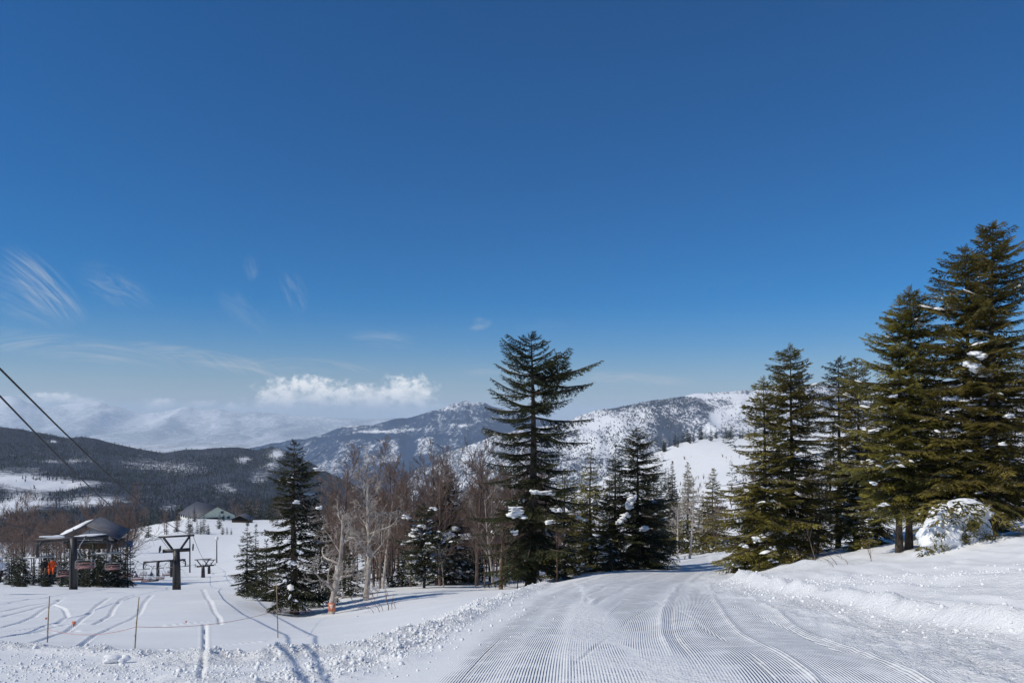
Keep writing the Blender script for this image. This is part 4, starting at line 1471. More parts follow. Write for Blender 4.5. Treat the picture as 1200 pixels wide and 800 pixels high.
mk = thing('trail_marker', 'orange square marker with a pale triangle on the birch trunk', 'marker', P3(388.5, 711, 31.28))
m_ = MB()
m_.box((0, 0, 0), (.27, .02, .36))
m_.build('panel', M['flag'], mk)
m_ = MB()
m_.prism([(-.10, -.02, .12), (.10, -.02, .12), (0, -.02, -.14)], (0, .006, 0))
m_.build('triangle', simple('pale print', (0.72, 0.55, 0.45), .7), mk)

# ------------------------------------------------------------------ snow covered sapling mound on the bank
def snow_mound():
    d = 22.5
    b = base(1120, d)
    b.z -= .28
    t = thing('snow_mound', 'large lumpy mound of snow burying a young fir on the bank', 'snow mound', b)
    rng = np.random.default_rng(8)
    V, T = ICO[4]
    blobs = [(1117, 618, 30, 26, 0), (1104, 628, 26, 16, -.3), (1127, 605, 22, 16, -.1), (1140, 605, 15, 17, .1), (1112, 600, 20, 12, .5), (1130, 592, 22, 8, .9), (1098, 637, 18, 10, -.4), (1128, 630, 24, 18, -.2), (1148, 625, 14, 20, .5), (1092, 632, 12, 12, .0), (1152, 600, 12, 9, .4)]
    m = MB()
    for k, (px, row, w, h_, dd) in enumerate(blobs):
        c = P3(px, row, d + dd) - b
        s = d / F
        n3 = np.stack([fbm(V[:, 0] * 2.3 + k, V[:, 1] * 2.3 + V[:, 2] * 1.9, 4, 60 + k)], -1)
        n3 = n3 + .5 * np.stack([fbm(V[:, 0] * 6 + k, V[:, 1] * 5 + V[:, 2] * 6, 3, 90 + k)], -1)
        v = V * (1 + .26 * n3) * np.array([w * s, w * s * .8, h_ * s])
        m.add(v + np.array(c), T=T)
    o = m.build('snow_body', M['snow'], t, True)
    md = o.modifiers.new('merge', 'REMESH')
    md.mode = 'VOXEL'
    md.voxel_size = 0.028
    md.use_smooth_shade = True
    sm = o.modifiers.new('soften', 'SMOOTH')
    sm.factor = .5
    sm.iterations = 2
    # bent boughs showing through the snow
    for k, (px, row, az_, L_, el_) in enumerate([(1098, 622, 3.6, 1.0, -.5), (1136, 617, 5.4, .9, -.6), (1146, 608, 5.9, .8, -.5), (1118, 598, 4.2, .6, -.4), (1106, 589, 4.0, 1.1, -.15), (1120, 585, 4.6, 1.2, -.1), (1136, 587, 5.0, 1.2, -.1), (1150, 593, 5.6, 1.1, -.2), (1112, 584, 3.5, 1.2, -.05), (1142, 583, 5.9, 1.3, -.05), (1155, 628, 6.0, 1.0, -.6), (1128, 632, 4.9, .5, -.7)]):
        v = TEMPL['near'][1][1][k % 5].copy() * L_
        v[:, :, 2] -= .3 * v[:, :, 0] ** 2
        Rm = np.array(Matrix.Rotation(az_, 3, 'Z') @ Matrix.Rotation(-el_, 3, 'Y'))
        w = v.reshape(-1, 3) @ Rm.T + np.array(P3(px, row, d - .35) - b)
        tag(link('bough', mesh_np('bough', w, [np.arange(len(w)).reshape(-1, 3)], M['fir_olive']), t), kind='stuff')
    # fir sprigs poking out of it
    for k, (px, row, w, n) in enumerate([(1100, 628, 9, 30), (1137, 619, 11, 46), (1131, 631, 7, 30), (1143, 615, 8, 30), (1158, 632, 12, 60), (1164, 636, 9, 40), (1104, 640, 6, 24)]):
        c = np.array(P3(px, row, d - .75) - b)
        Vt = []
        for _ in range(n * 3):
            q = c + rng.normal(0, 1, 3) * np.array([w, w * .7, w * .75]) * d / F * .5
            dv = rng.normal(0, 1, 3) + np.array([0, -.4, .1])
            Vt.append(tuft_quad(rng, q, dv, rng.uniform(.09, .17)))
        Vt = np.concatenate(Vt)
        tag(link('sprig', mesh_np('sprig', Vt, [np.arange(len(Vt)).reshape(-1, 3)], M['fir_olive']), t), kind='stuff')


snow_mound()


# ------------------------------------------------------------------ the wood: individuals copied from a few kinds
def copies(protos, spots, label, group, name, cat='tree', seed=1, zones=None):
    """protos: list of (meshes, height). spots: (px, distance, height); zones: [(photo column limit, what stands there)]"""
    rng = random.Random(seed)
    ds = sorted(q_[1] for q_ in spots)
    hs = sorted(q_[2] for q_ in spots)
    n = len(spots)
    made = {}
    for k, (px, d, h) in enumerate(spots):
        ms, h0 = protos[rng.randrange(len(protos))]
        b = base(px, d)
        s = h / h0
        lab = label
        if zones:
            zone = next(z for lim, z in zones if px <= lim)
            dep = 'front row' if d < ds[n // 3] else 'middle rows' if d < ds[2 * n // 3] else 'back rows'
            siz = 'short' if h < hs[n // 3] else 'medium' if h < hs[2 * n // 3] else 'tall'
            lab = f'{siz} {label}, {dep} {zone}'
        t = assemble(name, lab, cat, b, ms, group, rng.uniform(0, 6.28), (s * rng.uniform(.85, 1.15), s * rng.uniform(.85, 1.15), s))
        made.setdefault(lab, []).append((px, t))
    for lab, lst in made.items():              # trees that share a description are told apart by their order
        lst.sort(key=lambda q_: q_[0])
        m = len(lst)
        for k, (px, t) in enumerate(lst):
            if m == 2:
                t['label'] = f"{lab}, {('left', 'right')[k]} of two"
            elif m > 2:
                t['label'] = f"{lab}, {'leftmost' if k == 0 else 'rightmost' if k == m - 1 else NTH[k] + ' from left'}"


NTH = ['first', 'second', 'third', 'fourth', 'fifth', 'sixth', 'seventh', 'eighth', 'ninth', 'tenth', 'eleventh', 'twelfth', 'thirteenth', 'fourteenth', 'fifteenth', 'sixteenth', 'seventeenth', 'eighteenth']


def conifer_proto(seed, h, w, **kw):
    return (conifer_meshes(seed, h, [(0, .1, .1), (.15, w * .22, w * .22), (.4, w * .6, w * .6), (.8, w, w), (1, w * .85, w * .85)], **kw), h)


CP = [conifer_proto(300 + k, 9, (1.5, 1.9, 1.3)[k % 3], lod='far', whorl=.62, per=5, snow=(.12, .3, .2)[k % 3], needles='fir_far', crown_base=.08) for k in range(4)]
CPS = [conifer_proto(310 + k, 9, (1.6, 1.9)[k % 2], lod='far', whorl=.62, per=5, snow=.8, needles='fir_far', crown_base=.06) for k in range(2)]
BP = [(bare_meshes(400 + k, 9, .11, M['bark_bare'], M['twig_red'], levels=3, spread=.55, first=.22, nb=16, curl=.17, twigs=7, min_r=.013), 9) for k in range(5)]
BPP = [(bare_meshes(410 + k, 9, .11, M['bark_birch'], M['bark_bare'], levels=3, spread=.6, first=.25, nb=14, curl=.18, twigs=7, min_r=.013), 9) for k in range(3)]


def spots(n, px0, px1, d0, d1, h0, h1, seed, power=1.0):
    r = random.Random(seed)
    out = []
    for _ in range(n):
        f = r.random() ** power
        out.append((r.uniform(px0, px1), d0 + (d1 - d0) * f, r.uniform(h0, h1)))
    return out


copies(BP, spots(178, 385, 632, 50, 200, 6.0, 10.0, 1, 1.5), 'leafless reddish brown tree', 'leafless trees in the wood left of the largest fir', 'bare_tree', seed=1, zones=[(430, 'behind the birches'), (480, 'left of the snowy firs'), (530, 'behind the snowy firs'), (570, 'behind the twin saplings'), (999, 'beside the largest fir')])
copies(BPP, spots(22, 400, 610, 55, 130, 6.0, 9.5, 2), 'pale stemmed leafless tree', 'pale stemmed trees in the wood left of the largest fir', 'bare_tree', seed=2, zones=[(430, 'behind the birches'), (480, 'left of the snowy firs'), (530, 'behind the snowy firs'), (570, 'behind the twin saplings'), (999, 'beside the largest fir')])
copies(CP, spots(42, 385, 640, 90, 210, 7, 11, 3), 'dark deep wood fir', 'firs deep in the wood behind the bare trees', 'fir_tree', seed=3, zones=[(430, 'behind the birches'), (480, 'left of the snowy firs'), (530, 'behind the snowy firs'), (570, 'behind the twin saplings'), (999, 'beside the largest fir')])
copies(CPS, spots(22, 430, 640, 60, 170, 4, 8, 4), 'snow dusted fir', 'snow dusted firs in the wood', 'fir_tree', seed=4, zones=[(430, 'behind the birches'), (480, 'left of the snowy firs'), (530, 'behind the snowy firs'), (570, 'behind the twin saplings'), (999, 'beside the largest fir')])
copies(CP, spots(24, 640, 800, 90, 260, 7, 12, 5), 'dark slope fir', 'firs on the slope behind the run', 'fir_tree', seed=5, zones=[(690, 'right of the largest fir'), (740, 'behind the olive firs'), (790, 'behind the snow clump fir'), (999, 'behind the young birches')])
copies(CPS, spots(14, 640, 800, 60, 200, 5, 9, 6), 'snow dusted slope fir', 'snow dusted firs behind the run', 'fir_tree', seed=6, zones=[(690, 'right of the largest fir'), (740, 'behind the olive firs'), (790, 'behind the snow clump fir'), (999, 'behind the young birches')])
copies(BP, spots(16, 640, 870, 75, 190, 5, 8, 7), 'leafless brown slope tree', 'leafless trees behind the shaded run', 'bare_tree', seed=7, zones=[(690, 'right of the largest fir'), (740, 'behind the olive firs'), (790, 'behind the snow clump fir'), (999, 'behind the young birches')])
copies(CP, spots(34, 775, 1000, 400, 425, 5, 9, 8), 'dark snow hill fir', 'firs along the crest of the snow hill', 'fir_tree', seed=8, zones=[(800, 'left end of the crest'), (850, 'middle of the crest'), (900, 'right of the crest middle'), (1100, 'behind the pointed fir')])
copies(CP, spots(20, 880, 1200, 55, 220, 5, 10, 9), 'dark slope fir', 'firs behind the stand on the bank', 'fir_tree', seed=9, zones=[(930, 'behind the pointed fir'), (1010, 'behind the slender fir'), (1080, 'behind the twin trunks'), (1400, 'behind the tallest fir')])
copies(BP, spots(14, 870, 1200, 42, 130, 4, 7, 10), 'leafless brown slope tree', 'leafless trees behind the stand on the bank', 'bare_tree', seed=10, zones=[(930, 'behind the pointed fir'), (1010, 'behind the slender fir'), (1080, 'behind the twin trunks'), (1400, 'behind the tallest fir')])
# left wood behind the lifts
copies(BP, spots(44, -30, 150, 100, 230, 8, 13, 11), 'leafless reddish brown tree', 'leafless trees behind the chairlift', 'bare_tree', seed=11, zones=[(40, 'at the left frame edge'), (85, 'left of the stout tower'), (120, 'behind the stout tower'), (200, 'right of the station')])
copies(CP, spots(52, -20, 152, 66, 105, 2.6, 5.4, 12), 'dark fir below chairs', 'firs below the chairlift', 'fir_tree', seed=12, zones=[(40, 'at the left frame edge'), (85, 'left of the stout tower'), (120, 'behind the stout tower'), (200, 'right of the station')])
copies(CPS, spots(16, -10, 145, 68, 110, 2.4, 4.4, 13), 'snow dusted fir below chairs', 'snow dusted firs below the chairlift', 'fir_tree', seed=13, zones=[(40, 'at the left frame edge'), (85, 'left of the stout tower'), (120, 'behind the stout tower'), (200, 'right of the station')])
copies(CP, spots(14, 90, 210, 310, 480, 8, 12, 14), 'dark fir behind the snow knoll left of the lodge', 'firs behind the snow knoll', 'fir_tree', seed=14)
copies(BP, spots(12, 90, 210, 300, 480, 8, 12, 15), 'leafless brown tree behind the snow knoll left of the lodge', 'leafless trees behind the snow knoll', 'bare_tree', seed=15)
copies(CP, spots(16, 268, 340, 440, 520, 11, 17, 16), 'dark fir in the grove right of the lodge', 'firs in the grove right of the lodge', 'fir_tree', seed=16)
copies(BP, spots(14, 268, 345, 430, 520, 9, 14, 17), 'leafless brown tree in the grove right of the lodge', 'leafless trees in the grove right of the lodge', 'bare_tree', seed=17)


def deep_wood():
    rng = np.random.default_rng(91)
    T = []
    for k in range(5):
        h = 9.0
        w = (1.5, 1.9, 1.3)[k % 3]
        ms = conifer_meshes(330 + k, h, [(0, .1, .1), (.15, w * .22, w * .22), (.4, w * .6, w * .6), (.8, w, w), (1, w * .85, w * .85)], lod='deep', whorl=1.15, per=3, snow=0, needles='fir_far', crown_base=.05)
        me = ms['crown']
        V = np.zeros(len(me.vertices) * 3, np.float32)
        me.vertices.foreach_get('co', V)
        F_ = np.zeros(len(me.polygons) * 3, np.int32)
        me.polygons.foreach_get('vertices', F_)
        T.append((V.reshape(-1, 3) / h, F_.reshape(-1, 3)))
    px, d, h = [], [], []
    for (n, a, b_, d0, d1, h0, h1) in ((60, 380, 650, 230, 520, 9, 13), (40, 315, 410, 300, 560, 9, 15), (64, 640, 795, 260, 430, 7, 12), (40, 775, 1000, 425, 450, 5, 9), (14, 268, 345, 500, 580, 12, 18), (34, 60, 215, 420, 560, 8, 13), (46, 850, 1230, 120, 400, 6, 11)):
        px.append(rng.uniform(a, b_, n))
        d.append(rng.uniform(d0, d1, n))
        h.append(rng.uniform(h0, h1, n))
    px, d, h = np.concatenate(px), np.concatenate(d), np.concatenate(h)
    x = (px - CX) / F * d
    scatter('deep_fir_wood', 'dark fir wood filling the far slopes beyond the nearer trees', np.c_[x, d, gz(x, d)], h, T, M['fir_far'], rng)


deep_wood()


def hill_brush():
    rng = np.random.default_rng(92)
    n = 900
    px = rng.uniform(640, 1240, n)
    d = np.exp(rng.uniform(math.log(70), math.log(415), n))
    keep = vnoise(px * .03, d * .03, 4) > .42
    px, d = px[keep], d[keep]
    x = (px - CX) / F * d
    h = rng.uniform(.5, 2.2, len(px)) * np.clip(d / 160, .45, 1.3)
    scatter('hill_brush', 'small bare brush poking through the snow of the right hand hill', np.c_[x, d, gz(x, d) - .1], h, BR, M['bark_bare'], rng)


hill_brush()
copies(CP, [(228, 395, 9)], 'dark fir standing in front of the lodge roof', None, 'fir_tree', seed=19)
copies(CP, [(211, 440, 12)], 'dark fir at the left rear corner of the lodge', None, 'fir_tree', seed=20)
copies(CP, [(262, 404, 4.5)], 'small dark fir against the green gable of the lodge', None, 'fir_tree', seed=21)
knoll = [(221, 322, 9.5), (225, 318, 6), (231, 318, 6), (235, 316, 6.5), (239, 322, 10), (244, 318, 5)]
copies(CPS, knoll, 'bushy frosted tree in the clump on the snow knoll before the lodge', 'frosted trees on the knoll before the lodge', 'fir_tree', seed=22)
copies(CPS, [(257, 352, 8)], 'frosted tree on the knoll, right of the clump before the lodge', None, 'fir_tree', seed=23)
copies(CPS, [(261, 318, 4), (266, 322, 3.6), (271, 318, 3)], 'low frosted shrub right of the lift towers on the knoll', 'low frosted shrubs on the knoll', 'shrub', 'shrub', seed=24)


# ------------------------------------------------------------------ lodge and lift station
def lodge():
    d = 415
    b = base(245, d)
    s = d / F
    t = thing('lodge', 'long lodge with grey roof, pale green gable and white end wall on the snow knoll', 'building', b)

    def Q(px, row, dd=0):
        v = P3(px, row, d + dd) - b
        return np.array(v)
    # plan: front corner C under the left foot of the gable, gable runs right, long side runs back left
    C = Q(233, 613)
    Rr = Q(275, 611, 12)
    L = Q(211, 606.5, 24)
    C[2] = Rr[2] = L[2] = C[2] - 1.0
    B = L + (Rr - C)
    wall_h = 4.2
    apex_f = (C + Rr) / 2 + np.array([0, 0, 9.6])
    apex_b = (L + B) / 2 + np.array([0, 0, 9.6])
    up = np.array([0, 0, wall_h])
    m = MB()
    m.add([C, Rr, Rr + up, apex_f, C + up], T=[[0, 1, 2], [0, 2, 4], [4, 2, 3]])
    n = (C - L) / np.linalg.norm(C - L)
    m.add(np.array([C, Rr, Rr + up, apex_f, C + up]) - n * .3, T=[[0, 2, 1], [0, 4, 2], [4, 3, 2]])
    m.build('gable_wall', M['wall_green'], t)
    m = MB()
    m.add([L - n * 0, C - n * .31, C - n * .31 + up, L + up], Q=[[0, 1, 2, 3]])
    m.add([B, Rr - n * .31, Rr - n * .31 + up, B + up], Q=[[0, 3, 2, 1]])
    m.add([L, B, B + up, apex_b, L + up], T=[[0, 2, 1], [0, 4, 2], [4, 3, 2]])
    m.build('long_wall', M['wall_white'], t)
    ov = (apex_f - (C + up))
    ov2 = (apex_f - (Rr + up))
    rf = MB()
    for a, bb, e in ((C + up, L + up, ov), (Rr + up, B + up, ov2)):
        ea = a - e * .12 + n * 1.0
        eb = bb - e * .12 - n * 1.0
        ta = a + e + n * 1.0 + np.array([0, 0, .25])
        tb = bb + e - n * 1.0 + np.array([0, 0, .25])
        k = np.array([0, 0, .35])
        rf.add([ea + k * .3, eb + k * .3, tb, ta, ea + k * 1.3, eb + k * 1.3, tb + k, ta + k], Q=[[0, 1, 2, 3], [4, 7, 6, 5], [0, 3, 7, 4], [1, 5, 6, 2], [0, 4, 5, 1], [3, 2, 6, 7]])
    rf.build('roof', M['roof_grey'], t)
    g = (Rr - C) / np.linalg.norm(Rr - C)
    out = n * .12

    def panel(nm, u, z, w_, h_, mat, base_pt=C, dr=g, o=out):
        p0 = base_pt + dr * u + o + np.array([0, 0, z])
        m = MB()
        m.add([p0, p0 + dr * w_, p0 + dr * w_ + np.array([0, 0, h_]), p0 + np.array([0, 0, h_]), p0 + o, p0 + dr * w_ + o, p0 + dr * w_ + np.array([0, 0, h_]) + o, p0 + np.array([0, 0, h_]) + o],
              Q=[[4, 5, 6, 7], [0, 4, 7, 3], [1, 2, 6, 5], [3, 7, 6, 2], [0, 1, 5, 4]])
        m.build(nm, mat, t)
    panel('door', 4.2, .7, 6.2, 3.0, M['dark_open'])
    for u, z in ((12.5, 2.4), (15.5, 2.4), (12.0, 5.6)):
        panel('window', u, z, 1.6, 1.4, M['window'])
    lw = (C - L) / np.linalg.norm(C - L)
    side_out = -g * .12
    for u in (2.0, 6.0, 10.0, 14.0, 18.0):
        panel('window', u, 1.9, 1.8, 1.5, M['window'], L, lw, side_out)


lodge()


def hut():
    b = base(284, 400)
    t = thing('hut', 'small low hut with a dark gable roof right of the lodge', 'building', b)
    s = 400 / F
    m = MB()
    m.box((0, 0, .6), (9, 7, 2.4))
    m.build('wall', M['timber'], t)
    m = MB()
    m.prism([(-5.2, -4, 1.6), (0, -4, 4.2), (5.2, -4, 1.6), (5.2, -4, 2.0), (0, -4, 4.7), (-5.2, -4, 2.0)][::-1], (0, 8, 0))
    m.build('roof', M['roof_grey'], t)
    m = MB()
    m.prism([(-4.4, -3.52, 1.75), (4.4, -3.52, 1.75), (0, -3.52, 4.1)], (0, .1, 0))
    m.build('gable', M['timber'], t)


hut()


def station():
    d = 96
    b = base(106, d)
    s = d / F
    t = thing('lift_station', 'lift station hut with snowy gabled roof and window band behind the stout tower', 'building', b)

    def q(px, row, dd=0):
        return np.array(P3(px, row, d + dd) - b)
    depth = np.array([-2.6, 6.6, 0])
    eL, ap, eR = q(68, 630), q(108, 613), q(145, 629)
    m = MB()
    k = np.array([0, 0, -.22])
    fw = np.array([0, -1.2, 0])
    m.add([eL + fw, ap + fw, ap + depth, eL + depth, eL + fw + k, ap + fw + k, ap + depth + k, eL + depth + k], Q=[[0, 1, 2, 3], [7, 6, 5, 4], [0, 4, 5, 1], [1, 5, 6, 2], [2, 6, 7, 3], [3, 7, 4, 0]])
    m.add([ap + fw, eR + fw, eR + depth, ap + depth, ap + fw + k, eR + fw + k, eR + depth + k, ap + depth + k], Q=[[0, 1, 2, 3], [7, 6, 5, 4], [0, 4, 5, 1], [1, 5, 6, 2], [2, 6, 7, 3], [3, 7, 4, 0]])
    m.build('roof', M['roof_grey'], t)
    m = MB()
    up = np.array([0, 0, .14])
    rng = np.random.default_rng(2)
    A_, B_ = eL + fw * .9 + np.array([.1, 0, .03]), ap + fw * .9 + np.array([-1.0, 0, -.36])
    nn = 10
    V, Qd = [], []
    for i in range(nn + 1):
        for j in range(6):
            p_ = A_ + (B_ - A_) * i / nn + (depth - fw * .9) * j / 5
            edge = min(i, nn - i, j, 5 - j)
            V.append(p_ + up * (0.1 if edge == 0 else rng.uniform(1.2, 2.2)))
    for i in range(nn):
        for j in range(5):
            a0 = i * 6 + j
            Qd.append([a0, a0 + 6, a0 + 7, a0 + 1])
    m.add(V, Q=Qd)
    m.build('roof_snow', M['snow'], t, True)
    zg = float(b.z)
    m = MB()
    L0, R0 = q(82, 636), q(138, 636)
    w0, w1 = np.array([L0[0], 0, 0]), np.array([R0[0], 0, 0])
    m.box(((L0[0] + R0[0]) / 2 - .6, 1.6, L0[2] - .3), (R0[0] - L0[0], 2.8, 1.0))
    m.build('wall', M['timber'], t)
    gb = MB()
    gb.prism([q(84, 633), q(133, 633), q(109, 617)], (0, .2, 0))
    gb.build('gable', M['wall_white'], t)
    x0, x1 = q(96, 0)[0], q(126, 0)[0]
    zb, zt = q(0, 631)[2], q(0, 626)[2]
    for i in range(6):
        xa = x0 + (x1 - x0) * i / 6 + .05
        xb = x0 + (x1 - x0) * (i + 1) / 6 - .05
        m = MB()
        m.box(((xa + xb) / 2, -.03, (zb + zt) / 2), (xb - xa, .06, zt - zb))
        m.build('window', M['window'] if i % 2 else M['steel_lt'], t)
    for px in (88, 112, 134):
        m = MB()
        top = q(px, 634)
        m.box((top[0], -.5, top[2] / 2 - .2), (.22, .22, top[2] + .4))
        m.box((top[0] - 1.2, 3.0, top[2] / 2 - .4), (.2, .2, top[2] + .4))
        m.build('post', M['steel'], t)
    m = MB()
    m.box((q(109, 0)[0], -.5, q(0, 634.6)[2]), (q(140, 0)[0] - q(78, 0)[0], .3, .3))
    m.build('beam', M['steel'], t)


station()
bp = base(148, 102)
m_ = MB()
tp = np.array(P3(148, 637, 102))
m_.box((tp[0], tp[1], tp[2]), (1.7, .12, .85), rz=.2)
m_.bar((tp[0] - .5, tp[1] + .1, bp.z - .3), (tp[0] - .5, tp[1] + .1, tp[2]), .06)
m_.bar((tp[0] + .5, tp[1] + .1, bp.z - .3), (tp[0] + .5, tp[1] + .1, tp[2]), .06)
tag(m_.build('notice_board', M['blue_board']), 'plain blue board on posts right of the lift station roof', 'board')

# ------------------------------------------------------------------ chairlifts
TRAV_A = Vector((32.7, -80, 0)).normalized()       # uphill, towards the camera side


def sheaves(parent, c, along, n=4, r=.16, gap=.36):
    for k in range(n):
        o = c + along * (k - (n - 1) / 2) * gap
        m = MB()
        sidev = Vector((0, 0, 1)).cross(along).normalized()
        a = o - sidev * .05
        e = o + sidev * .05
        m.tube([a, e], [r, r], 10)
        m.build('sheave', M['steel'], parent)


def tower_t(label, px, d, top_row, half=2.45, group='broad armed lift towers'):
    """single mast, broad cross-arm, curved drop arms that carry the sheave beams"""
    b = base(px, d)
    h = zrow(top_row, d) - b.z
    t = thing('lift_tower', label, 'lift tower', b, group)
    ax = Vector((0, 0, 1)).cross(TRAV_A).normalized()     # across the line
    if ax.x < 0:
        ax = -ax
    m = MB()
    m.tube([(0, 0, -.4), (0, 0, h * .5), (0, 0, h)], [.30, .28, .26], 12)
    m.build('mast', M['steel'], t, True)
    m = MB()
    a0, a1 = -ax * half, ax * half
    m.box((0, 0, h - .05), ((a1 - a0).length, .22, .26), rz=math.atan2(ax.y, ax.x))
    m.build('cross_arm', M['steel'], t)
    for s in (-1, 1):
        m = MB()
        e = ax * half * s
        pts_ = [ax * half * .62 * s + Vector((0, 0, h - .1)), ax * half * .86 * s + Vector((0, 0, h - .12)), ax * half * .98 * s + Vector((0, 0, h - .4)), ax * half * 1.0 * s + Vector((0, 0, h - 1.0)), ax * half * .97 * s + Vector((0, 0, h - 1.35))]
        m.tube([tuple(p_) for p_ in pts_], [.13, .14, .14, .12, .12], 7)
        m.build('drop_arm', M['steel'], t, True)
        m = MB()
        c = ax * half * .95 * s + Vector((0, 0, h - 1.35))
        m.box(tuple(c), (2.0, .16, .14), rz=math.atan2(ax.y, ax.x))
        m.build('catwalk', M['steel_lt'], t)
        sheaves(t, ax * half * .86 * s + Vector((0, 0, h - .28)), TRAV_A, 4)
    m = MB()
    m.box((0, -.34, h * .4), (.06, .06, h * .8))
    for k in range(10):
        m.box((0, -.34, h * .05 + h * .075 * k), (.3, .05, .04))
    m.build('ladder', M['steel'], t)
    m = MB()
    rng = np.random.default_rng(int(px))
    m.lump(tuple(-ax * half * .55 + Vector((0, 0, h + .16))), (half * .36, .2, .14), rng, .1, 2, Matrix.Rotation(math.atan2(ax.y, ax.x), 3, 'Z'))
    m.lump(tuple(ax * half * .45 + Vector((0, 0, h + .14))), (half * .42, .18, .08), rng, .1, 2, Matrix.Rotation(math.atan2(ax.y, ax.x), 3, 'Z'))
    m.build('snow_cap', M['snow'], t, True)
    return t, h, b, ax


def tower_y(label, px, d, top_row, half=1.35, bars=True):
    b = base(px, d)
    h = zrow(top_row, d) - b.z
    t = thing('lift_tower', label, 'lift tower', b, 'forked lift towers')
    ax = Vector((0, 0, 1)).cross(TRAV_A).normalized()
    if ax.x < 0:
        ax = -ax
    rz = math.atan2(ax.y, ax.x)
    hj = h - 1.15
    m = MB()
    m.tube([(0, 0, -.4), (0, 0, hj * .5), (0, 0, hj)], [.34, .30, .24], 12)
    m.build('mast', M['steel'], t, True)
    m = MB()
    m.box((0, 0, hj - .02), (2.1, .26, .26), rz=rz)
    m.build('lower_arm', M['steel'], t)
    for s in (-1, 1):
        m = MB()
        m.bar(tuple(ax * .32 * s + Vector((0, 0, hj + .1))), tuple(ax * .98 * s + Vector((0, 0, h - .06))), .10, 6)
        m.build('fork_arm', M['steel'], t)
        sheaves(t, ax * half * .92 * s + Vector((0, 0, hj + .22)), TRAV_A, 4, .15, .33)
        m = MB()
        m.box(tuple(ax * half * .92 * s + Vector((0, 0, hj + .04))), (.10, 1.5, .08), rz=rz)
        m.build('sheave_beam', M['steel'], t)
    m = MB()
    m.box((0, 0, h), (half * 2, .14, .14), rz=rz)
    m.build('cross_bar', M['steel'], t)
    m = MB()
    m.box((0, -.36, hj * .45), (.06, .06, hj * .85))
    for k in range(9):
        m.box((0, -.36, hj * .08 + hj * .09 * k), (.28, .05, .04))
    m.build('ladder', M['steel'], t)
    return t, h, hj, b, ax


TA1, hA1, bA1, axA = tower_t('stout dark lift tower with broad arms in front of the lift station', 86, 57, 630)
TA2, hA2, bA2, _ = tower_t('dark lift tower left of a near twin, down the line behind the forked tower', 185, 137, 657)
TA3, hA3, bA3, _ = tower_t('dark lift tower right of its twin, half hidden by the forked tower', 201, 139, 656)
TA4, hA4, bA4, _ = tower_t('small dark lift tower farthest down the line of broad armed towers', 214, 205, 664)
TB1, hB1, hj1, bB1, axB = tower_y('large forked lift tower standing on open snow before the knoll', 207, 60, 628)
TB2, hB2, hj2, bB2, _ = tower_y('small forked lift tower, left of two down the open slope', 238, 125, 655)
TB3, hB3, hj3, bB3, _ = tower_y('small forked lift tower, right and farther of two down the open slope', 245, 160, 656)
for px, d, top, lab in ((222.5, 165, 617, 'slim dark post in front of the frosted trees on the knoll'), (254, 190, 632, 'slim grey lamp post with a pale box on top below the lodge')):
    b = base(px, d)
    h = zrow(top, d) - b.z
    t = thing('post', lab, 'post', b)
    m = MB()
    m.tube([(0, 0, -.3), (0, 0, h)], [.17, .13], 8)
    m.build('pole', M['steel'], t, True)
    m = MB()
    m.box((0, 0, h + .25), (.7, .5, .9) if px > 250 else (.9, .3, .35))
    m.build('head', M['wall_white'] if px > 250 else M['steel'], t)


def rope(label, P_, r=.021, sag=.5):
    m = MB()
    out = []
    for a, bb in zip(P_[:-1], P_[1:]):
        L = (Vector(bb) - Vector(a)).length
        n = max(4, int(L / 4))
        for k in range(n):
            f = k / n
            p_ = Vector(a).lerp(Vector(bb), f)
            p_.z -= sag * (L / 40) ** 1.5 * 4 * f * (1 - f)
            out.append(tuple(p_))
    out.append(tuple(P_[-1]))
    m.tube(out, [r] * len(out), 6)
    tag(m.build('haul_rope', M['rope'], None, True), label, 'cable', 'lift cables')


def topA(t, h, s, dz=-.12):
    return t.location + axA * 2.45 * .86 * s + Vector((0, 0, h + dz))


def topB(t, hj, s):
    return t.location + axB * 1.35 * .92 * s + Vector((0, 0, hj + .38))


upA = TRAV_A * 80 + Vector((0, 0, 17.5))
RA = {s: [topA(TA1, hA1, s) + upA, topA(TA1, hA1, s), topA(TA2, hA2, s), topA(TA4, hA4, s), topA(TA4, hA4, s) + Vector((-36, 90, -12))] for s in (-1, 1)}
rope('left cable of the broad armed lift, running past the lift station', RA[-1], .02)
rope('right cable of the broad armed lift, running past the lift station', RA[1], .02)
# the near ropes that cross the top left of the frame, from a tower behind the camera
for s, (row, d), lab in ((1, (432, 13.5), 'upper thick black cable slanting down from the left frame edge'), (-1, (464, 14.5), 'lower thick black cable slanting down from the left frame edge')):
    e = topB(TB1, hj1, s) + Vector((0, 0, .75))
    a = P3(0, row, d)
    dirv = (a - e)
    far = e + dirv * 2.2
    rope(lab, [far, a, e, topB(TB2, hj2, s), topB(TB3, hj3, s), topB(TB3, hj3, s) + Vector((-60, 150, -22))], .020, .40)


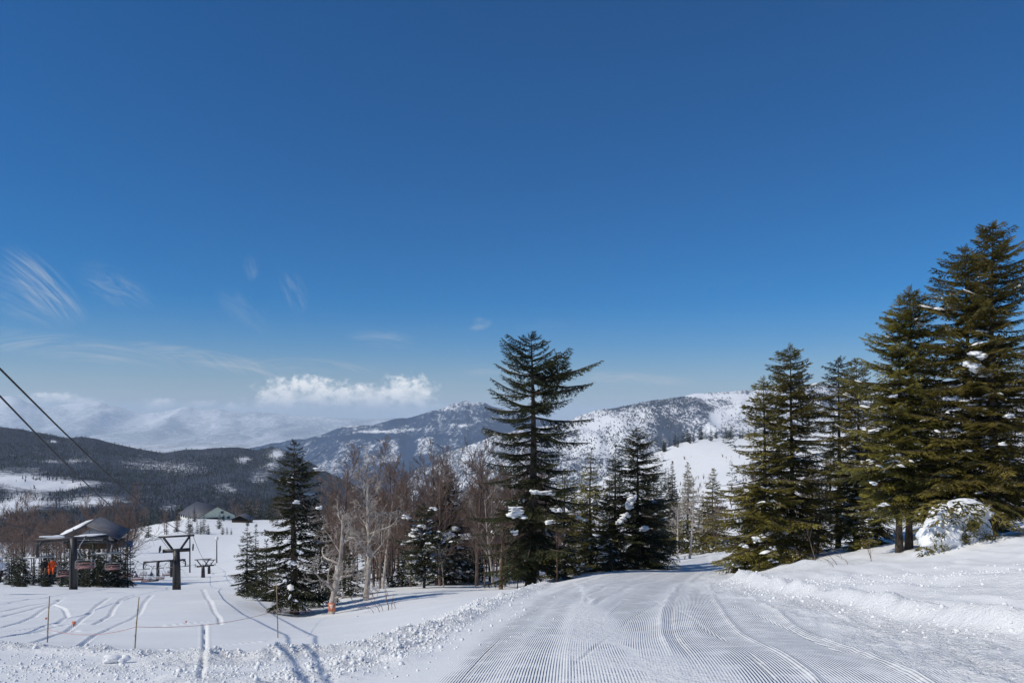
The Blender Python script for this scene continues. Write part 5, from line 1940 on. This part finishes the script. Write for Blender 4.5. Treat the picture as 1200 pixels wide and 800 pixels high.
# ------------------------------------------------------------------ chairs and riders
def chair_meshes():
    out = {}
    m = MB()
    m.tube([(0, 0, .06), (0, .10, -.12), (0, .34, -.5), (0, .42, -.85), (0, .30, -1.2), (0, .06, -1.45), (0, 0, -1.5)], [.032] * 7, 7)
    out['hanger'] = m.mesh('hanger', M['steel_lt'], True)
    m = MB()
    m.box((0, 0, .05), (.30, .10, .12))
    out['grip'] = m.mesh('grip', M['steel'])
    m = MB()
    for s in (-1, 1):
        m.tube([(-.22, 0, -1.5), (-.22, s * .5, -1.5), (-.22, s * .58, -1.6), (-.22, s * .58, -2.02), (.25, s * .58, -2.06)], [.026] * 5, 6)
        m.tube([(-.22, s * .58, -1.82), (.12, s * .58, -1.80), (.2, s * .58, -2.04)], [.02] * 3, 6)
    m.bar((0, 0, -1.5), (-.22, 0, -1.5), .03)
    out['frame'] = m.mesh('frame', M['steel_lt'], True)
    m = MB()
    m.box((0.03, 0, -2.05), (.46, 1.12, .07))
    out['seat'] = m.mesh('seat', M['seat_red'])
    m = MB()
    m.box((-.25, 0, -1.70), (.04, 1.10, .09), ry=-.12)
    m.box((-.23, 0, -1.88), (.04, 1.10, .09), ry=-.12)
    out['backrest'] = m.mesh('backrest', M['seat_red'])
    return out


CH = chair_meshes()


def seg_point(P_, s):
    """point at arc length s along a polyline, sag ignored"""
    for a, bb in zip(P_[:-1], P_[1:]):
        L = (bb - a).length
        if s <= L:
            f = s / L
            p_ = a.lerp(bb, f)
            p_.z -= .5 * (L / 40) ** 1.5 * 4 * f * (1 - f)
            return p_, (bb - a).normalized()
        s -= L
    return P_[-1], (P_[-1] - P_[-2]).normalized()


def chair(label, p_, yaw, group):
    t = thing('lift_chair', label, 'lift chair', p_, group)
    t.rotation_euler.z = yaw
    for k, me in CH.items():
        link(k, me, t)
    return t


ORD = ['first', 'second', 'third', 'fourth', 'fifth', 'sixth', 'seventh', 'eighth', 'ninth', 'tenth', 'eleventh', 'twelfth', 'thirteenth', 'fourteenth']
yaw_up = math.atan2(TRAV_A.y, TRAV_A.x)
L0 = (RA[1][0] - RA[1][1]).length
riders = []
for s, nm, offs in ((1, 'right', (-9.0, 5.5, 16, 27, 38, 50, 62, 76, 90, 104, 120)), (-1, 'left', (-13.0, 2.5, 9, 20, 32, 44, 56, 70, 84, 98, 114))):
    k = 0
    for off in offs:
        p_, dv = seg_point(RA[s], L0 + off)
        where = 'before the stout dark tower' if off < 0 else None
        if where:
            lab = f'double lift chair on the {nm} cable at the left frame edge' if off < -10 else f'double lift chair on the {nm} cable just uphill of the stout tower'
        else:
            lab = f'empty double lift chair, {ORD[k]} on the {nm} cable counted down from the stout tower'
            k += 1
        c = chair(lab, p_, yaw_up if s == -1 else yaw_up + math.pi, 'double chairs on the broad armed lift')
        riders.append((s, off, c))


def person_mesh(P_, edges, rad, zones):
    """one continuous skinned body; zones = function(centre) -> material index"""
    me = bpy.data.meshes.new('body')
    me.from_pydata([tuple(p_) for p_ in P_], edges, [])
    o = bpy.data.objects.new('body_tmp', me)
    COL.objects.link(o)
    md = o.modifiers.new('skin', 'SKIN')
    for v, r in zip(me.skin_vertices[0].data, rad):
        v.radius = (r, r)
    me.skin_vertices[0].data[0].use_root = True
    sb = o.modifiers.new('sub', 'SUBSURF')
    sb.levels = sb.render_levels = 2
    dg = bpy.context.evaluated_depsgraph_get()
    out = bpy.data.meshes.new_from_object(o.evaluated_get(dg))
    bpy.data.objects.remove(o)
    return out


def skier(label, loc, yaw, jacket, pants, helmet, standing=False, lean=0.0, skis='black'):
    """facing +X in local space; origin at the seat (seated) or between the feet (standing)"""
    t = thing('person', label, 'person', loc)
    t.rotation_euler.z = yaw
    if standing:
        hip = .82
        P_ = [(0, 0, hip), (.02, 0, hip + .22), (.04, 0, hip + .45), (.05, 0, hip + .58), (.07, 0, hip + .68), (.08, 0, hip + .80)]
        legs = [[(.02, s * .10, hip - .04), (.12, s * .13, .46), (-.02, s * .13, .10), (.12, s * .13, .05)] for s in (-1, 1)]
    else:
        P_ = [(-.02, 0, .12), (-.06, 0, .33), (-.07, 0, .54), (-.04, 0, .66), (-.01, 0, .75), (.02, 0, .87)]
        legs = [[(.06, s * .11, .12), (.42, s * .14, .13), (.44, s * .14, -.26), (.56, s * .14, -.34)] for s in (-1, 1)]
    rad = [.15, .15, .17, .10, .062, .10]
    E = [(0, 1), (1, 2), (2, 3), (3, 4), (4, 5)]
    P_ = list(P_)
    for lg in legs:
        n = len(P_)
        P_ += lg
        rad += [.105, .085, .06, .055]
        E += [(0, n), (n, n + 1), (n + 1, n + 2), (n + 2, n + 3)]
    sh = P_[3]
    for s in (-1, 1):
        n = len(P_)
        P_ += [(sh[0] - .02, s * .19, sh[2] - .03), (sh[0] + .05, s * .27, sh[2] - .28), (sh[0] + .28, s * .19, sh[2] - .40), (sh[0] + .37, s * .17, sh[2] - .42)]
        rad += [.075, .06, .048, .05]
        E += [(3, n), (n, n + 1), (n + 1, n + 2), (n + 2, n + 3)]
    me = person_mesh(P_, E, rad, None)
    for k in (jacket, pants, 'skin', 'black'):
        me.materials.append(M[k])
    hz = P_[0][2]
    nk = P_[4][2]
    for p_ in me.polygons:
        c = p_.center
        p_.use_smooth = True
        if c.z > nk + .0 and abs(c.y) < .14:
            p_.material_index = 2
        elif (not standing and c.z < .26 and c.x > .02) or (standing and c.z < hz - .06 and abs(c.y) < .19):
            p_.material_index = 1
            if (c.z < -.24 and not standing) or (standing and c.z < .14):
                p_.material_index = 3
        elif c.x > sh[0] + .31:
            p_.material_index = 3
        else:
            p_.material_index = 0
    link('body', me, t)
    hd = P_[5]
    rng = np.random.default_rng(3)
    m = MB()
    m.lump((hd[0] - .01, 0, hd[2] + .05), (.135, .115, .115), rng, .0, 3)
    m.build('helmet', M[helmet], t, True)
    m = MB()
    m.box((hd[0] + .10, 0, hd[2] + .015), (.05, .16, .07))
    m.build('goggles', M['dark_open'], t)
    for lg in legs:
        f = lg[-1]
        m = MB()
        m.tube([(f[0] - .75, f[1], f[2] - .055), (f[0] + .6, f[1], f[2] - .055), (f[0] + .78, f[1], f[2] + .02)], [.035, .045, .02], 4)
        m.build('ski', M[skis], t)
    return t


def ride(c, dy, label, jacket, pants, helmet):
    yaw = c.rotation_euler.z
    off = Matrix.Rotation(yaw, 3, 'Z') @ Vector((0.05, dy, -2.04))
    return skier(label, c.location + off, yaw, jacket, pants, helmet)


ups = [r for r in riders if r[0] == -1]
ride(ups[1][2], .24, 'seated rider in an orange suit on the lift chair left of the stout tower', 'orange', 'orange', 'black')
ride(ups[1][2], -.30, 'seated rider in black beside the orange suited one on the lift chair', 'black', 'brown_cloth', 'black')
ride(ups[0][2], .2, 'seated rider in a white jacket and black trousers at the left frame edge', 'white_cloth', 'black', 'white_cloth')
dn = [r for r in riders if r[0] == 1]
ups2 = ups[4][2]
ride(ups2, 0.0, 'seated rider in a lime yellow jacket on a lift chair right of the stout tower', 'yellow', 'black', 'yellow')
ride(ups[7][2], 0.1, 'seated rider in dark clothes on a chair far down the line', 'navy', 'black', 'black')
ride(ups[9][2], 0.1, 'seated rider in dark clothes on the chair farthest down the line', 'navy', 'black', 'black')

# ------------------------------------------------------------------ bamboo poles, cord and flags
poles = []
for px, row, tpx, trow, lab in ((55, 752, 58, 698, 'thin leaning bamboo pole nearest the left frame edge'), (157, 758, 163, 699, 'thin leaning bamboo pole in the middle of the field'), (326, 746, 324, 683, 'thin bamboo pole just before the narrow dark fir')):
    x, y = hit(px, row)
    z = float(gz(x, y)[0])
    top = P3(tpx, trow, y)
    m_ = MB()
    m_.tube([(x, y, z - .25), ((x + top.x) / 2, y, (z + top.z) / 2), tuple(top)], [.011, .010, .008], 6)
    for f in (.25, .5, .75):
        c = Vector((x, y, z)).lerp(top, f)
        m_.tube([tuple(c - Vector((0, 0, .012))), tuple(c + Vector((0, 0, .012)))], [.0125, .0125], 6)
    tag(m_.build('bamboo_pole', M['bamboo'], None, True), lab, 'pole', 'bamboo poles on the field')
    poles.append((Vector((x, y, z)), top))
cl = [poles[0][0].lerp(poles[0][1], .28), poles[1][0].lerp(poles[1][1], .42), poles[2][0].lerp(poles[2][1], .5)]
x4, y4 = hit(384, 718)
cl.append(Vector((x4, y4, float(gz(x4, y4)[0]) + .35)))
m_ = MB()
o_ = []
for a, bb in zip(cl[:-1], cl[1:]):
    for k in range(10):
        f = k / 10
        p_ = a.lerp(bb, f)
        p_.z -= .12 * 4 * f * (1 - f)
        o_.append(tuple(p_))
o_.append(tuple(cl[-1]))
m_.tube(o_, [.0045] * len(o_), 4)
tag(m_.build('boundary_cord', M['cord'], None, True), 'thin faded pink cord strung between the bamboo poles', 'cord')
for px, row, d, w_, h_, lab in ((86.5, 731, 16.5, .10, .13, 'orange red triangular flag on the cord left of the middle pole'), (218, 728.5, 18.5, .05, .06, 'tiny orange flag on the cord right of the middle pole'), (54, 724.5, 17, .07, .05, 'small pink flag on the left pole')):
    tri_flag('flag', lab, px, row, d, w_, h_, M['flag'])


# ------------------------------------------------------------------ broken snow clods
def clods():
    rng = np.random.default_rng(77)
    temps = []
    for _ in range(8):
        V, T = (ICO[0] if _ < 3 else OCT)
        temps.append((V * rng.uniform(.4, 1.35, (len(V), 1)) * rng.uniform(.6, 1.25, 3), T))
    pos, siz = [], []

    def along(P_, n, spread, s0, bias=0.0):
        seg = np.r_[0, np.cumsum(np.linalg.norm(np.diff(P_, axis=0), axis=1))]
        u = rng.uniform(0, seg[-1], n)
        c = np.c_[np.interp(u, seg, P_[:, 0]), np.interp(u, seg, P_[:, 1])]
        dx = np.interp(u + .1, seg, P_[:, 0]) - np.interp(u - .1, seg, P_[:, 0])
        dy = np.interp(u + .1, seg, P_[:, 1]) - np.interp(u - .1, seg, P_[:, 1])
        L = np.hypot(dx, dy) + 1e-9
        off = rng.normal(bias, spread, n)
        pos.append(c + np.c_[-dy / L, dx / L] * off[:, None])
        siz.append(s0 * .8 * rng.lognormal(0, .75, n))
    along(BERM, 5200, .20, .016)
    along(BERM, 1300, .6, .010, -.35)
    along(BERM2, 3400, .34, .014)
    along(BERM2, 1200, .8, .011)
    along(LIP, 3400, .4, .012)
    P2 = resample(line_xy([(930, 690), (1000, 688), (1080, 684), (1160, 680), (1230, 676)]))
    along(P2, 2600, .9, .011)
    along(CORD_R, 2500, .9, .007, -1.3)
    x = np.array([hit(*q_) for q_ in [(20, 785), (70, 792), (90, 780), (220, 795), (330, 795), (60, 772), (150, 790), (300, 785)]])
    for c in x:
        k = 170
        pos.append(c + rng.normal(0, .45, (k, 2)))
        siz.append(.013 * rng.lognormal(0, .5, k))
    pos = np.concatenate(pos)
    siz = np.clip(np.concatenate(siz), .005, .055)
    ok = (pos[:, 1] > 3)
    pos, siz = pos[ok], siz[ok]
    z = gz(pos[:, 0], pos[:, 1])
    Vs, Ts, n = [], [], 0
    which = np.where(siz > .022, rng.integers(0, 3, len(pos)), rng.integers(3, 8, len(pos)))
    for k, (V, T) in enumerate(temps):
        sel = np.where(which == k)[0]
        a = rng.uniform(0, 6.28, len(sel))
        c, s = np.cos(a), np.sin(a)
        q_ = siz[sel]
        X = (V[None, :, 0] * c[:, None] - V[None, :, 1] * s[:, None]) * q_[:, None] + pos[sel, 0:1]
        Y = (V[None, :, 0] * s[:, None] + V[None, :, 1] * c[:, None]) * q_[:, None] + pos[sel, 1:2]
        Z = V[None, :, 2] * q_[:, None] * .8 + (z[sel] + q_ * .12)[:, None]
        Vs.append(np.stack([X, Y, Z], -1).reshape(-1, 3))
        Ts.append((T[None] + (n + np.arange(len(sel))[:, None, None] * len(V))).reshape(-1, 3))
        n += len(sel) * len(V)
    me = mesh_np('snow_clods', np.concatenate(Vs), [np.concatenate(Ts)], M['clod'])
    tag(link('snow_clods', me), 'broken snow clods strewn along the edges of the groomed run', kind='stuff')


clods()
x, y = hit(132, 778)
m_ = MB()
rr_ = np.random.default_rng(9)
m_.lump((x, y, float(gz(x, y)[0]) + .05), (.12, .06, .05), rr_, .22, 2, Matrix.Rotation(.35, 3, 'Z'))
m_.lump((x + .12, y + .03, float(gz(x, y)[0]) + .03), (.07, .05, .05), rr_, .15, 2)
tag(m_.build('snow_block', M['clod'], None, True), 'largest broken block of snow lying before the berm on the left', 'snow block')

# ------------------------------------------------------------------ the air
def haze():
    m = bpy.data.materials.new('haze')
    m.use_nodes = True
    nt = m.node_tree
    nt.nodes.clear()
    v = nt.nodes.new('ShaderNodeVolumePrincipled')
    v.inputs['Color'].default_value = (0.76, 0.89, 1.0, 1)
    v.inputs['Density'].default_value = HAZE_DENSITY
    v.inputs['Anisotropy'].default_value = 0.0
    o = nt.nodes.new('ShaderNodeOutputMaterial')
    nt.links.new(v.outputs[0], o.inputs['Volume'])
    mb = MB()
    lo, hi = -566.0, 760.0
    mb.box((0, 0, (lo + hi) / 2), (128000, 128000, hi - lo))
    tag(mb.build('haze', m), kind='stuff')


haze()
